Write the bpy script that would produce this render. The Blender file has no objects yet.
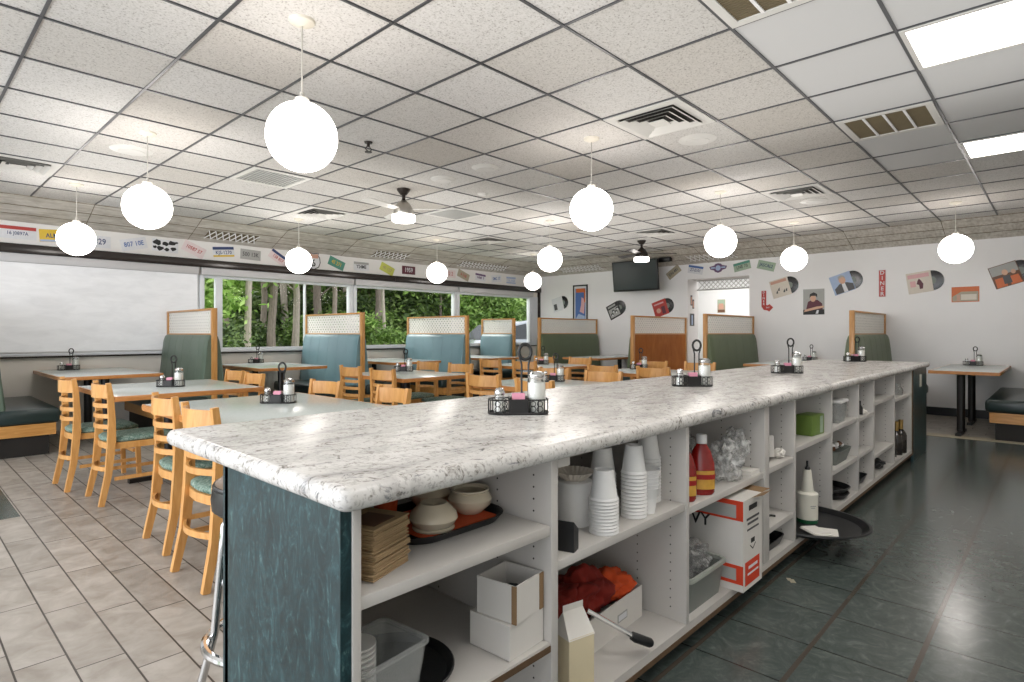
import bpy, bmesh, math, random
from mathutils import Vector, Matrix, noise
random.seed(7)
SC = bpy.context.scene
C = SC.collection
PI = math.pi
CAMH = 1.22
CEIL = 2.784

# ------------------------------------------------------------------ materials
def lin(c):
    if isinstance(c, str):
        c = c.lstrip('#'); c = [int(c[i:i+2], 16)/255 for i in (0, 2, 4)]
    return tuple((x/12.92 if x <= .04045 else ((x+.055)/1.055)**2.4) for x in c[:3]) + (1,)
MATS = {}
def nmat(name):
    m = bpy.data.materials.new(name); m.use_nodes = True
    nt = m.node_tree; b = nt.nodes['Principled BSDF']
    MATS[name] = m
    return m, nt, b
def N(nt, t, **kw):
    n = nt.nodes.new(t)
    for k, v in kw.items(): setattr(n, k, v)
    return n
def coord(nt, scale=(1, 1, 1), kind='Object', loc=(0, 0, 0), rot=(0, 0, 0)):
    tc = N(nt, 'ShaderNodeTexCoord'); mp = N(nt, 'ShaderNodeMapping')
    mp.inputs['Scale'].default_value = scale; mp.inputs['Location'].default_value = loc; mp.inputs['Rotation'].default_value = rot
    nt.links.new(tc.outputs[kind], mp.inputs['Vector'])
    return mp.outputs['Vector']
def noise_tex(nt, vec, scale, detail=3, rough=.5, dist=0):
    n = N(nt, 'ShaderNodeTexNoise'); n.inputs['Scale'].default_value = scale; n.inputs['Detail'].default_value = detail
    n.inputs['Roughness'].default_value = rough; n.inputs['Distortion'].default_value = dist
    nt.links.new(vec, n.inputs['Vector']); return n.outputs['Fac']
def ramp(nt, fac, stops, interp='LINEAR'):
    r = N(nt, 'ShaderNodeValToRGB'); cr = r.color_ramp; cr.interpolation = interp
    while len(cr.elements) > 1: cr.elements.remove(cr.elements[-1])
    cr.elements[0].position = stops[0][0]; cr.elements[0].color = lin(stops[0][1])
    for p, c in stops[1:]:
        e = cr.elements.new(p); e.color = lin(c)
    nt.links.new(fac, r.inputs['Fac']); return r.outputs['Color']
def mixc(nt, fac, a, b, mode='MIX'):
    m = N(nt, 'ShaderNodeMix'); m.data_type = 'RGBA'; m.blend_type = mode
    for s, v in ((m.inputs[0], fac), (m.inputs[6], a), (m.inputs[7], b)):
        if isinstance(v, bpy.types.NodeSocket): nt.links.new(v, s)
        else: s.default_value = v
    return m.outputs[2]
def math_(nt, op, a, b=None, c=None):
    m = N(nt, 'ShaderNodeMath', operation=op)
    for s, v in zip(m.inputs, (a, b, c)):
        if v is None: continue
        if isinstance(v, bpy.types.NodeSocket): nt.links.new(v, s)
        else: s.default_value = v
    return m.outputs[0]
def bump(nt, b, h, strength=.3, dist=.005):
    bp = N(nt, 'ShaderNodeBump'); bp.inputs['Strength'].default_value = strength; bp.inputs['Distance'].default_value = dist
    nt.links.new(h, bp.inputs['Height']); nt.links.new(bp.outputs['Normal'], b.inputs['Normal'])
def M(name, col, rough=.5, metal=0, var=.08, vs=8, spec=.5, stretch=(1, 1, 1), bumps=0, coat=0, emit=0, trans=0, alpha=1):
    if name in MATS: return MATS[name]
    m, nt, b = nmat(name)
    c = lin(col)
    v = coord(nt, stretch)
    f = noise_tex(nt, v, vs, 4)
    lo = tuple(x*(1-var*2) for x in c[:3])+(1,); hi = tuple(min(1, x*(1+var)) for x in c[:3])+(1,)
    col_ = mixc(nt, f, lo, hi)
    nt.links.new(col_, b.inputs['Base Color'])
    b.inputs['Roughness'].default_value = rough; b.inputs['Metallic'].default_value = metal
    b.inputs['Specular IOR Level'].default_value = spec
    b.inputs['Coat Weight'].default_value = coat
    b.inputs['Transmission Weight'].default_value = trans
    b.inputs['Alpha'].default_value = alpha
    if emit:
        b.inputs['Emission Color'].default_value = c; b.inputs['Emission Strength'].default_value = emit
    if bumps: bump(nt, b, f, bumps)
    return m

M('wall_paint', '#edecec', .7, var=.02, vs=3)
M('wall_low', '#e9e4dc', .6, var=.03, vs=3)
M('white_strip', '#e4e2df', .5, var=.02)
M('black_gloss', '#2a2320', .22, var=.1)
M('black_metal', '#141313', .45, var=.2)
M('black_plastic', '#17181a', .42, var=.2)
M('rubber', '#101010', .8)
M('shade_head', '#c6c5c6', .5, var=.03)
M('frame_white', '#dde0e4', .4, var=.03)
M('shelf_white', '#c6c2bd', .42, var=.04, vs=5)
M('peg_hole', '#3a3632', .9)
M('brown_edge', '#5f4832', .8, var=.2, vs=30)
M('tee_bar', '#46474a', .4, var=.25, vs=3)
M('vinyl_olive', '#637054', .45, var=.08, vs=4)
M('vinyl_back', '#5f7062', .42, var=.1, vs=4)
M('vinyl_back_daylit', '#6f9098', .36, var=.08, vs=4)  # same green vinyl, paler and bluer from window daylight painted in
M('vinyl_seat', '#20302f', .3, var=.12, vs=4)
M('vinyl_black', '#161616', .3, var=.1); M('vinyl_top', '#7d6a5a', .35, var=.1)
M('toe_black', '#17130f', .6)
M('chrome', '#d8d8d8', .08, 1, var=.02)
M('nickel', '#b9b6b0', .3, 1, var=.03)
M('bronze', '#2c2622', .4, .6)
M('cream_cer', '#d9cdb6', .22, var=.04, coat=.4)
M('orange_paper', '#d0562a', .7, var=.1)
M('kraft', '#b39873', .85, var=.12, vs=60, stretch=(1, 1, 6))
M('paper_white', '#e7e3dc', .8, var=.05)
M('foam', '#e9e8e6', .55, var=.02)
M('card_white', '#d9d5cf', .75, var=.04)
M('card_brown', '#8d7050', .85, var=.1)
M('card_red', '#d5401f', .6, var=.06)
M('cloth_red', '#8c2418', .9, var=.25, vs=12, bumps=.4)
M('cloth_orange', '#d4501f', .9, var=.2, vs=12)
M('ketchup', '#8c1410', .25, var=.1, coat=.3)
M('label_yellow', '#d8a545', .5, var=.15, vs=40)
M('label_red', '#a41c1c', .5)
M('carton_cream', '#dccfae', .6, var=.04)
M('bin_grey', '#7d817c', .5, var=.06)
M('bin_rim', '#a9aea5', .45, var=.05)
M('green_box', '#6f8a3c', .5, var=.1)
M('green_cap', '#1e5a3a', .4)
M('dark_glass', '#1d1410', .12, var=.1, coat=.4)
M('gold_foil', '#a98a52', .35, .7)
M('bottle_white', '#dfdccf', .35, var=.03)
M('outlet', '#d9d4c8', .4)
M('tv_black', '#0b0c0e', .35)
M('tv_screen', '#15262b', .4, var=.35, vs=1.2)
M('vinyl_disc', '#0e0e0f', .25)
M('record_label', '#79817a', .5)
M('sugar', '#efece6', .7, var=.02)
M('pepper', '#332a24', .8, var=.3, vs=90)
M('packet_pink', '#e59ab0', .6, var=.1)
M('packet_purple', '#a884c4', .6, var=.1)
M('packet_yellow', '#e3c65a', .6, var=.1)
M('vent_white', '#d2d0cb', .5, var=.04)
M('vent_dark', '#2f2c28', .7)
M('vent_tan', '#6e6249', .7, var=.1)
M('cord', '#b9b5ad', .5)
M('canopy', '#d2ccbe', .45)
M('speaker_grille', '#d6d4d0', .6)
M('grass', '#6d8a3a', .9, var=.3, vs=3)
M('bark', '#a3938a', .9, var=.3, vs=10, stretch=(3, 3, .6), bumps=.5)
M('bark_pale', '#cfc0b4', .9, var=.25, vs=10, stretch=(3, 3, .6), bumps=.5)
M('car_paint', '#9ea3a8', .25, .5, var=.03, coat=.6)
M('car_glass', '#1c2226', .08)
M('tyre', '#151515', .8)
M('asphalt', '#8d8d8a', .9, var=.1, vs=20)
M('room_beyond', '#e3e4e4', .7, var=.02)
for n_, c_ in dict(p_white='#dcdde0', p_red='#b33a33', p_blue='#4a6ba8', p_yellow='#dcb93a', p_green='#4f8f7c', p_maroon='#5a2230', p_black='#1b1b1b', p_grey='#a7a7a3', p_tan='#a79e88', p_peach='#c79a86', p_orange='#cf6a33', p_navy='#2c3f6c', p_palegreen='#9fb39c', p_olive='#a39a72', p_pink='#d6a7a8', p_skin='#d3a78c', p_lightblue='#a6b8d6', p_dkgrey='#4b4a4c', p_cream='#d8cfc2', p_purple='#6a4f72', p_brown='#6b4a34', p_lime='#c3c75c', p_pale='#e2d3d2').items():
    M(n_, c_, .5, var=.05, vs=25)

def m_wood(name, a, b, rough=.38, sc=(2, 2, 14), s=3):
    m, nt, p = nmat(name)
    v = coord(nt, sc)
    f = noise_tex(nt, v, s, 6, .6, .8)
    nt.links.new(ramp(nt, f, [(.25, a), (.75, b)]), p.inputs['Base Color'])
    p.inputs['Roughness'].default_value = rough; p.inputs['Coat Weight'].default_value = .15
    return m
m_wood('oak', '#ab7436', '#d29f5e', sc=(12, 12, 1.2))
m_wood('oak_h', '#ab7436', '#d09c5a', sc=(1.5, 14, 14))
m_wood('chair_wood', '#bf8443', '#dda968', sc=(10, 10, 1.5))
m_wood('ply_orange', '#97551c', '#b57131', .6, sc=(3, 3, 1.2), s=2)
for i_, v_ in (('Specular IOR Level', .15), ('Coat Weight', 0)): MATS['ply_orange'].node_tree.nodes['Principled BSDF'].inputs[i_].default_value = v_
m_wood('table_edge', '#a86a34', '#c98d50', sc=(4, 4, 20))

def m_table():
    m, nt, p = nmat('table_laminate')
    v = coord(nt)
    f = noise_tex(nt, v, 220, 2)
    nt.links.new(ramp(nt, f, [(.35, '#b7c0be'), (.6, '#cdd5d3')]), p.inputs['Base Color'])
    p.inputs['Roughness'].default_value = .22
m_table()

def m_ceiling():
    m, nt, p = nmat('ceiling_tile')
    v = coord(nt)
    f1 = noise_tex(nt, v, 95, 3, .65)
    pits = ramp(nt, f1, [(.30, '#87827d'), (.42, '#cbc9c6'), (.60, '#d8d6d4')])
    # per-tile tint
    mp = coord(nt, (1/.61, 1/.61, 1), loc=(-4.19/.61, -2.46/.61, 0))
    fl = N(nt, 'ShaderNodeVectorMath', operation='FLOOR'); nt.links.new(mp, fl.inputs[0])
    wn = N(nt, 'ShaderNodeTexWhiteNoise', noise_dimensions='2D'); nt.links.new(fl.outputs[0], wn.inputs['Vector'])
    tint = ramp(nt, wn.outputs['Value'], [(0, '#e6e2dc'), (.5, '#f4f3f1'), (1, '#ffffff')])
    acou = mixc(nt, 1., pits, tint, 'MULTIPLY')
    sx = N(nt, 'ShaderNodeSeparateXYZ'); nt.links.new(v, sx.inputs[0])
    a = math_(nt, 'LESS_THAN', sx.outputs['Y'], 1.24)
    b = math_(nt, 'LESS_THAN', sx.outputs['X'], 6.63)
    k = math_(nt, 'MULTIPLY', a, b)
    nt.links.new(mixc(nt, k, acou, lin('#cbcbcb')), p.inputs['Base Color'])
    p.inputs['Roughness'].default_value = .85
    h = math_(nt, 'MULTIPLY', f1, math_(nt, 'SUBTRACT', 1., k))
    bump(nt, p, h, .5, .003)
m_ceiling()

def m_cove():
    m, nt, p = nmat('cove_plank')
    v = coord(nt, (1, 1, 3))
    f = noise_tex(nt, v, 6, 6, .65, .5)
    v2 = coord(nt, (.6, 6, 8))
    f2 = noise_tex(nt, v2, 5, 4)
    c = ramp(nt, f, [(.3, '#b3ada3'), (.55, '#ccc7be'), (.75, '#dad6cf')])
    c2 = ramp(nt, f2, [(.35, '#cfc9bf'), (.6, '#ffffff')])
    nt.links.new(mixc(nt, .7, c, c2, 'MULTIPLY'), p.inputs['Base Color'])
    p.inputs['Roughness'].default_value = .45
m_cove()

def m_floor():
    m, nt, p = nmat('floor_tile')
    v = coord(nt)
    sx = N(nt, 'ShaderNodeSeparateXYZ'); nt.links.new(v, sx.inputs[0])
    X, Y = sx.outputs['X'], sx.outputs['Y']
    # plank tiles: long along Y, 0.1575 wide in X, 0.62 long
    r = math_(nt, 'DIVIDE', math_(nt, 'SUBTRACT', X, .315), .1575)
    row = math_(nt, 'FLOOR', r); fx = math_(nt, 'FRACT', r)
    off = math_(nt, 'FRACT', math_(nt, 'MULTIPLY', row, .757))
    c = math_(nt, 'ADD', math_(nt, 'DIVIDE', math_(nt, 'SUBTRACT', Y, 2.76), .62), math_(nt, 'SUBTRACT', 8., off))
    col = math_(nt, 'FLOOR', c); fy = math_(nt, 'FRACT', c)
    def edge(f, w):
        d = math_(nt, 'MINIMUM', f, math_(nt, 'SUBTRACT', 1., f))
        return math_(nt, 'LESS_THAN', d, w)
    gp = math_(nt, 'MAXIMUM', edge(fx, .021), edge(fy, .005))
    cb = N(nt, 'ShaderNodeCombineXYZ'); nt.links.new(row, cb.inputs[0]); nt.links.new(col, cb.inputs[1])
    wn = N(nt, 'ShaderNodeTexWhiteNoise', noise_dimensions='2D'); nt.links.new(cb.outputs[0], wn.inputs['Vector'])
    tone = ramp(nt, wn.outputs['Value'], [(0, '#a49e96'), (.5, '#ada79f'), (1, '#b5afa7')])
    addv = N(nt, 'ShaderNodeVectorMath', operation='ADD'); nt.links.new(v, addv.inputs[0]); nt.links.new(wn.outputs['Color'], addv.inputs[1])
    f = noise_tex(nt, addv.outputs[0], 7, 5, .6, .6)
    cl = ramp(nt, f, [(.3, '#cfcbc6'), (.65, '#ffffff')])
    plank = mixc(nt, gp, mixc(nt, 1., tone, cl, 'MULTIPLY'), lin('#352f2a'))
    # dark green square tile
    gx = math_(nt, 'DIVIDE', math_(nt, 'SUBTRACT', X, 2.47), .325); gy = math_(nt, 'DIVIDE', math_(nt, 'SUBTRACT', Y, .39), .327)
    gg = math_(nt, 'MAXIMUM', edge(math_(nt, 'FRACT', gx), .008), edge(math_(nt, 'FRACT', gy), .022))
    cb2 = N(nt, 'ShaderNodeCombineXYZ'); nt.links.new(math_(nt, 'FLOOR', gx), cb2.inputs[0]); nt.links.new(math_(nt, 'FLOOR', gy), cb2.inputs[1])
    wn2 = N(nt, 'ShaderNodeTexWhiteNoise', noise_dimensions='2D'); nt.links.new(cb2.outputs[0], wn2.inputs['Vector'])
    add2 = N(nt, 'ShaderNodeVectorMath', operation='ADD'); nt.links.new(v, add2.inputs[0]); nt.links.new(wn2.outputs['Color'], add2.inputs[1])
    f2 = noise_tex(nt, add2.outputs[0], 9, 6, .65, 2.2)
    g1 = ramp(nt, f2, [(.3, '#434c49'), (.5, '#4d5552'), (.6, '#565e5a'), (.72, '#69706b')])
    f3 = noise_tex(nt, add2.outputs[0], 26, 5, .7, 3)
    g1 = mixc(nt, ramp(nt, f3, [(.55, '#000000'), (.68, '#666666')]), g1, lin('#77857c'))
    green = mixc(nt, edge(math_(nt, 'FRACT', gx), .012), g1, lin('#1c2220')); green = mixc(nt, edge(math_(nt, 'FRACT', gy), .028), green, lin('#4c453d'))
    k1 = math_(nt, 'MULTIPLY', math_(nt, 'LESS_THAN', X, 8.55), math_(nt, 'LESS_THAN', Y, 1.5))
    k2 = math_(nt, 'MULTIPLY', math_(nt, 'LESS_THAN', X, .62), math_(nt, 'GREATER_THAN', Y, 5.06))
    k = math_(nt, 'MAXIMUM', k1, k2)
    nt.links.new(mixc(nt, k, plank, green), p.inputs['Base Color'])
    rg = N(nt, 'ShaderNodeMix'); nt.links.new(k, rg.inputs[0]); rg.inputs[2].default_value = .38; rg.inputs[3].default_value = .2
    nt.links.new(rg.outputs[0], p.inputs['Roughness'])
    gr = mixc(nt, k, gp, gg)
    hb = N(nt, 'ShaderNodeBump', invert=True); hb.inputs['Strength'].default_value = .35; hb.inputs['Distance'].default_value = .002
    nt.links.new(gr, hb.inputs['Height']); nt.links.new(hb.outputs[0], p.inputs['Normal'])
m_floor()

def m_granite():
    m, nt, p = nmat('granite_laminate')
    v = coord(nt, (1, 1, 1), rot=(0, 0, .6))
    v2 = coord(nt, (.9, 2.2, 1.5), rot=(0, 0, -.5))
    big = noise_tex(nt, v2, 3.2, 8, .66, 1.2)
    base = ramp(nt, big, [(.25, '#908d8b'), (.38, '#bdbab7'), (.5, '#d5d2ce'), (.75, '#e2e0dd')])
    f = noise_tex(nt, v, 26, 5, .7, 1.5)
    sp = ramp(nt, f, [(.33, '#6f6965'), (.39, '#c9c5c0'), (.46, '#ffffff')])
    c = mixc(nt, .85, base, sp, 'MULTIPLY')
    g = noise_tex(nt, v2, 6.5, 6, .75, 2.0)
    vein = ramp(nt, g, [(.30, '#353a48'), (.35, '#8d9099'), (.42, '#ffffff')])
    c = mixc(nt, .8, c, vein, 'MULTIPLY')
    h = noise_tex(nt, v, 90, 2, .6)
    c = mixc(nt, .5, c, ramp(nt, h, [(.3, '#8d8a86'), (.45, '#ffffff')]), 'MULTIPLY')
    nt.links.new(c, p.inputs['Base Color'])
    p.inputs['Roughness'].default_value = .27
m_granite()
def m_green_lam():
    m, nt, p = nmat('green_laminate')
    v = coord(nt, (1, 1, .45), rot=(.25, 0, 0))
    f = noise_tex(nt, v, 26, 6, .7, 2.2)
    f2 = noise_tex(nt, v, 7, 4, .6, 1)
    a = ramp(nt, f, [(.3, '#152c30'), (.5, '#223f44'), (.6, '#335459'), (.72, '#74928f')])
    b = ramp(nt, f2, [(.3, '#9fb2b4'), (.7, '#ffffff')])
    nt.links.new(mixc(nt, 1., a, b, 'MULTIPLY'), p.inputs['Base Color'])
    p.inputs['Roughness'].default_value = .3
m_green_lam()
def m_glass(name='window_glass', tint=(1, 1, 1, 1), fac=.0):
    m = bpy.data.materials.new(name); m.use_nodes = True; nt = m.node_tree; MATS[name] = m
    nt.nodes.remove(nt.nodes['Principled BSDF'])
    t = N(nt, 'ShaderNodeBsdfTransparent'); t.inputs[0].default_value = tint
    g = N(nt, 'ShaderNodeBsdfGlossy'); g.inputs['Roughness'].default_value = .02; g.inputs[0].default_value = (.9, .9, .9, 1)
    fr = N(nt, 'ShaderNodeLayerWeight'); fr.inputs['Blend'].default_value = .12
    mm = math_(nt, 'ADD', math_(nt, 'MULTIPLY', fr.outputs['Fresnel'], .7 if fac > .05 else .28), fac)
    mx = N(nt, 'ShaderNodeMixShader'); nt.links.new(mm, mx.inputs[0]); nt.links.new(t.outputs[0], mx.inputs[1]); nt.links.new(g.outputs[0], mx.inputs[2])
    nt.links.new(mx.outputs[0], nt.nodes['Material Output'].inputs[0])
m_glass()
m_glass('jar_glass', (.93, .95, .95, 1), .1)
def m_clear_plastic(name, col, alpha, bumpy=False):
    m = bpy.data.materials.new(name); m.use_nodes = True; nt = m.node_tree; MATS[name] = m
    b = nt.nodes['Principled BSDF']
    f = noise_tex(nt, coord(nt), 30 if bumpy else 6, 4)
    nt.links.new(mixc(nt, f, tuple(x*.8 for x in lin(col)[:3])+(1,), lin(col)), b.inputs['Base Color'])
    b.inputs['Roughness'].default_value = .25
    if bumpy:
        nt.links.new(ramp(nt, f, [(.35, (alpha*.5,)*3), (.7, (min(1, alpha*1.5),)*3)]), b.inputs['Alpha']); bump(nt, b, f, .6, .01)
    else: b.inputs['Alpha'].default_value = alpha
m_clear_plastic('clear_plastic', '#c9ccca', .36)
m_clear_plastic('bag_plastic', '#e6e6e4', .62, True)
m_clear_plastic('grey_bag', '#a9a9a8', .6, True)
def m_lattice():
    # white etched panel perforated by a diagonal pattern of small diamonds
    m = bpy.data.materials.new('lattice_screen'); m.use_nodes = True; nt = m.node_tree; MATS['lattice_screen'] = m
    b = nt.nodes['Principled BSDF']; b.inputs['Base Color'].default_value = lin('#f2f0ea'); b.inputs['Roughness'].default_value = .5
    v = coord(nt, (1, 1, 1))
    sx = N(nt, 'ShaderNodeSeparateXYZ'); nt.links.new(v, sx.inputs[0])
    a = math_(nt, 'ADD', sx.outputs['Y'], sx.outputs['Z']); c = math_(nt, 'SUBTRACT', sx.outputs['Y'], sx.outputs['Z'])
    def tri(x):
        f = math_(nt, 'FRACT', math_(nt, 'DIVIDE', math_(nt, 'ADD', x, 10.), .075))
        return math_(nt, 'MINIMUM', f, math_(nt, 'SUBTRACT', 1., f))
    d = math_(nt, 'MINIMUM', tri(a), tri(c))
    hole = math_(nt, 'GREATER_THAN', d, .30)
    nt.links.new(math_(nt, 'SUBTRACT', 1., math_(nt, 'MULTIPLY', hole, .85)), b.inputs['Alpha'])
m_lattice()
def m_emit(name, col, s):
    m, nt, b = nmat(name); b.inputs['Base Color'].default_value = lin(col); b.inputs['Emission Color'].default_value = lin(col); b.inputs['Emission Strength'].default_value = s
    b.inputs['Roughness'].default_value = .3
m_emit('globe_glass', '#fff8f2', 6.5)
m_emit('troffer_glow', '#fffaf4', 5.0)
m_emit('fan_glow', '#fffaf4', 5.0)
def m_shade():
    m, nt, b = nmat('roller_shade')
    # daylight through the fabric put in as uneven tone and a faint glow
    v = coord(nt, (1, 1, 3)); f = noise_tex(nt, v, 3.2, 5, .6, .5)
    nt.links.new(ramp(nt, f, [(.3, '#cacacb'), (.6, '#d6d6d7')]), b.inputs['Base Color'])
    b.inputs['Roughness'].default_value = .35
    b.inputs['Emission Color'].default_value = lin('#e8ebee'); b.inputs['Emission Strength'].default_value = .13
m_shade()
def m_fabric():
    m, nt, b = nmat('chair_fabric')
    f = noise_tex(nt, coord(nt), 60, 3, .7, 1)
    nt.links.new(ramp(nt, f, [(.35, '#3f5c50'), (.5, '#6d8478'), (.65, '#9aa79a')]), b.inputs['Base Color'])
    b.inputs['Roughness'].default_value = .75
m_fabric()
def m_leaf(name, a, b_, c):
    m, nt, b = nmat(name)
    g = N(nt, 'ShaderNodeNewGeometry')
    f = noise_tex(nt, coord(nt), .9, 3)
    k = math_(nt, 'ADD', math_(nt, 'MULTIPLY', g.outputs['Random Per Island'], .6), math_(nt, 'MULTIPLY', f, .45))
    nt.links.new(ramp(nt, k, [(.15, a), (.5, b_), (.85, c)]), b.inputs['Base Color'])
    b.inputs['Roughness'].default_value = .6
m_leaf('leaf_dark', '#38492c', '#5c7340', '#869c58')
m_leaf('leaf_mid', '#4a6630', '#7c9c4c', '#a5c06c')
m_leaf('leaf_light', '#66903a', '#98bd58', '#c2da88')
m_leaf('leaf_brown', '#5a5140', '#84805c', '#a39d78')

# ------------------------------------------------------------------ mesh builder
class MB:
    def __init__(s): s.v = []; s.f = []; s.m = []; s.mats = []
    def mi(s, mat):
        if mat is None: mat = s.mats[0] if s.mats else 'wall_paint'
        if mat not in s.mats: s.mats.append(mat)
        return s.mats.index(mat)
    def add(s, vs, fs, mat=None, T=None):
        o = len(s.v); k = s.mi(mat)
        for p in vs:
            p = Vector(p); s.v.append(T @ p if T else p)
        for f in fs: s.f.append([i+o for i in f]); s.m.append(k)
        return s
    def bm(s, b, mat=None, T=None):
        b.verts.index_update()
        s.add([v.co.copy() for v in b.verts], [[v.index for v in f.verts] for f in b.faces], mat, T); b.free(); return s
    def box(s, x0, x1, y0, y1, z0, z1, mat=None, bev=0, T=None, seg=2):
        vs = [(x0,y0,z0),(x1,y0,z0),(x1,y1,z0),(x0,y1,z0),(x0,y0,z1),(x1,y0,z1),(x1,y1,z1),(x0,y1,z1)]
        fs = [(0,3,2,1),(4,5,6,7),(0,1,5,4),(1,2,6,5),(2,3,7,6),(3,0,4,7)]
        if not bev: return s.add(vs, fs, mat, T)
        b = bmesh.new(); bv = [b.verts.new(p) for p in vs]
        for f in fs: b.faces.new([bv[i] for i in f])
        bmesh.ops.bevel(b, geom=list(b.edges), offset=bev, segments=seg, affect='EDGES', profile=.5)
        return s.bm(b, mat, T)
    def tube(s, pts, r, seg=8, mat=None, T=None, closed=False, flat=None):
        pts = [Vector(p) for p in pts]; n = len(pts); vs = []; fs = []
        rr = r if isinstance(r, (list, tuple)) else [r]*n
        up = None
        for i, p in enumerate(pts):
            if closed: d = pts[(i+1) % n]-pts[i-1]
            else: d = pts[min(i+1, n-1)]-pts[max(i-1, 0)]
            d.normalize()
            if up is None: up = Vector((0, 0, 1)) if abs(d.z) < .9 else Vector((1, 0, 0))
            a = d.cross(up)
            if a.length < 1e-4: a = d.orthogonal()
            a.normalize(); b_ = a.cross(d).normalized(); up = b_
            for k in range(seg):
                t = 2*PI*k/seg
                vs.append(p+a*math.cos(t)*rr[i]+b_*math.sin(t)*rr[i]*(flat or 1))
        m = n if closed else n-1
        for i in range(m):
            for k in range(seg):
                fs.append((i*seg+k, i*seg+(k+1) % seg, ((i+1) % n)*seg+(k+1) % seg, ((i+1) % n)*seg+k))
        if not closed:
            fs.append(tuple(range(seg))[::-1]); fs.append(tuple(range((n-1)*seg, n*seg)))
        return s.add(vs, fs, mat, T)
    def lathe(s, prof, seg=20, mat=None, T=None, cx=0, cy=0, sy=1, cap=True):
        vs = []; fs = []; n = len(prof)
        for r, z in prof:
            for k in range(seg):
                t = 2*PI*k/seg; vs.append((cx+r*math.cos(t), cy+r*math.sin(t)*sy, z))
        for i in range(n-1):
            for k in range(seg): fs.append((i*seg+k, i*seg+(k+1) % seg, (i+1)*seg+(k+1) % seg, (i+1)*seg+k))
        if cap:
            if prof[0][0] > 1e-4: fs.append(tuple(range(seg))[::-1])
            if prof[-1][0] > 1e-4: fs.append(tuple(range((n-1)*seg, n*seg)))
        return s.add(vs, fs, mat, T)
    def prism(s, poly, z0, z1, mat=None, T=None):
        n = len(poly); vs = [(x, y, z0) for x, y in poly]+[(x, y, z1) for x, y in poly]
        fs = [tuple(range(n))[::-1], tuple(range(n, 2*n))]+[(i, (i+1) % n, n+(i+1) % n, n+i) for i in range(n)]
        return s.add(vs, fs, mat, T)
    def sweep_rect(s, pts, dirs, w, t, mat=None, T=None):
        """rectangular bar following pts; dirs = width direction per point (or one)"""
        pts = [Vector(p) for p in pts]; n = len(pts); vs = []; fs = []
        for i, p in enumerate(pts):
            d = (pts[min(i+1, n-1)]-pts[max(i-1, 0)]).normalized()
            a = Vector(dirs if not isinstance(dirs[0], (tuple, list, Vector)) else dirs[i]).normalized()
            b_ = d.cross(a).normalized()
            ww = w[i] if isinstance(w, (list, tuple)) else w; tt = t[i] if isinstance(t, (list, tuple)) else t
            for x, y in ((-1, -1), (1, -1), (1, 1), (-1, 1)): vs.append(p+a*x*ww/2+b_*y*tt/2)
        for i in range(n-1):
            for k in range(4): fs.append((i*4+k, i*4+(k+1) % 4, (i+1)*4+(k+1) % 4, (i+1)*4+k))
        fs.append((3, 2, 1, 0)); fs.append(tuple((n-1)*4+k for k in range(4)))
        return s.add(vs, fs, mat, T)
    def blob(s, c, r, amp=.3, fr=3, seed=0, mat=None, sub=3, flatten=True):
        b = bmesh.new(); bmesh.ops.create_icosphere(b, subdivisions=sub, radius=1)
        for v in b.verts:
            n = noise.fractal(v.co*fr+Vector((seed*7.3, seed, 0)), 1, 2, 3)
            q = v.co*(1+amp*n)
            v.co = Vector((c[0]+q.x*r[0], c[1]+q.y*r[1], c[2]+max(q.z*r[2], -r[2]*.95 if flatten else -9)))
        return s.bm(b, mat)
    def build(s, name, mat=None, parent=None, sharp=32, T=None):
        me = bpy.data.meshes.new(name); me.from_pydata([tuple(v) for v in s.v], [], s.f)
        names = s.mats if s.mats and mat is None else [mat]+[x for x in s.mats if x not in (mat, 'wall_paint')]
        if mat is not None and (not s.mats or s.mats == ['wall_paint']):
            me.materials.append(MATS[mat])
        else:
            for x in s.mats: me.materials.append(MATS[x])
            me.polygons.foreach_set('material_index', s.m)
        me.update()
        if len(me.polygons) < 30000:
            b = bmesh.new(); b.from_mesh(me)
            bmesh.ops.recalc_face_normals(b, faces=b.faces) if len(b.faces) < 6000 else None
            lim = math.radians(sharp)
            for e in b.edges:
                if len(e.link_faces) == 2: e.smooth = e.calc_face_angle(0) < lim
                else: e.smooth = False
            for f in b.faces: f.smooth = True
            b.to_mesh(me); b.free()
        o = bpy.data.objects.new(name, me); C.objects.link(o)
        if parent: o.parent = parent
        if T is not None: o.matrix_world = T
        return o
def thing(name, label, cat, loc=(0, 0, 0), rz=0, group=None, T=None):
    o = bpy.data.objects.new(name, None); C.objects.link(o); o.empty_display_size = .1
    o.location = loc; o.rotation_euler = (0, 0, rz)
    if T is not None: o.matrix_world = T
    o['label'] = label; o['category'] = cat
    if group: o['group'] = group
    return o
def tag(o, label, cat, group=None):
    o['label'] = label; o['category'] = cat
    if group: o['group'] = group
    return o
def struct(name, mb, mat, T=None):
    o = mb.build(name, mat, T=T); o['kind'] = 'structure'; return o
KIDS = {}
def children(o): return [c for c in C.objects if c.parent == o]
def dup(root, loc=None, rz=None, label=None, group=None):
    kids = KIDS.get(root.name)
    if kids is None:
        kids = [(c, children(c)) for c in children(root)]; KIDS[root.name] = kids
    r = root.copy(); C.objects.link(r)
    if loc is not None: r.location = loc
    if rz is not None: r.rotation_euler = (0, 0, rz)
    if label: r['label'] = label
    if group: r['group'] = group
    for ch, gs in kids:
        c = ch.copy(); C.objects.link(c); c.parent = r
        for g in gs:
            d = g.copy(); C.objects.link(d); d.parent = c
    return r
TXT = {}
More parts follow.
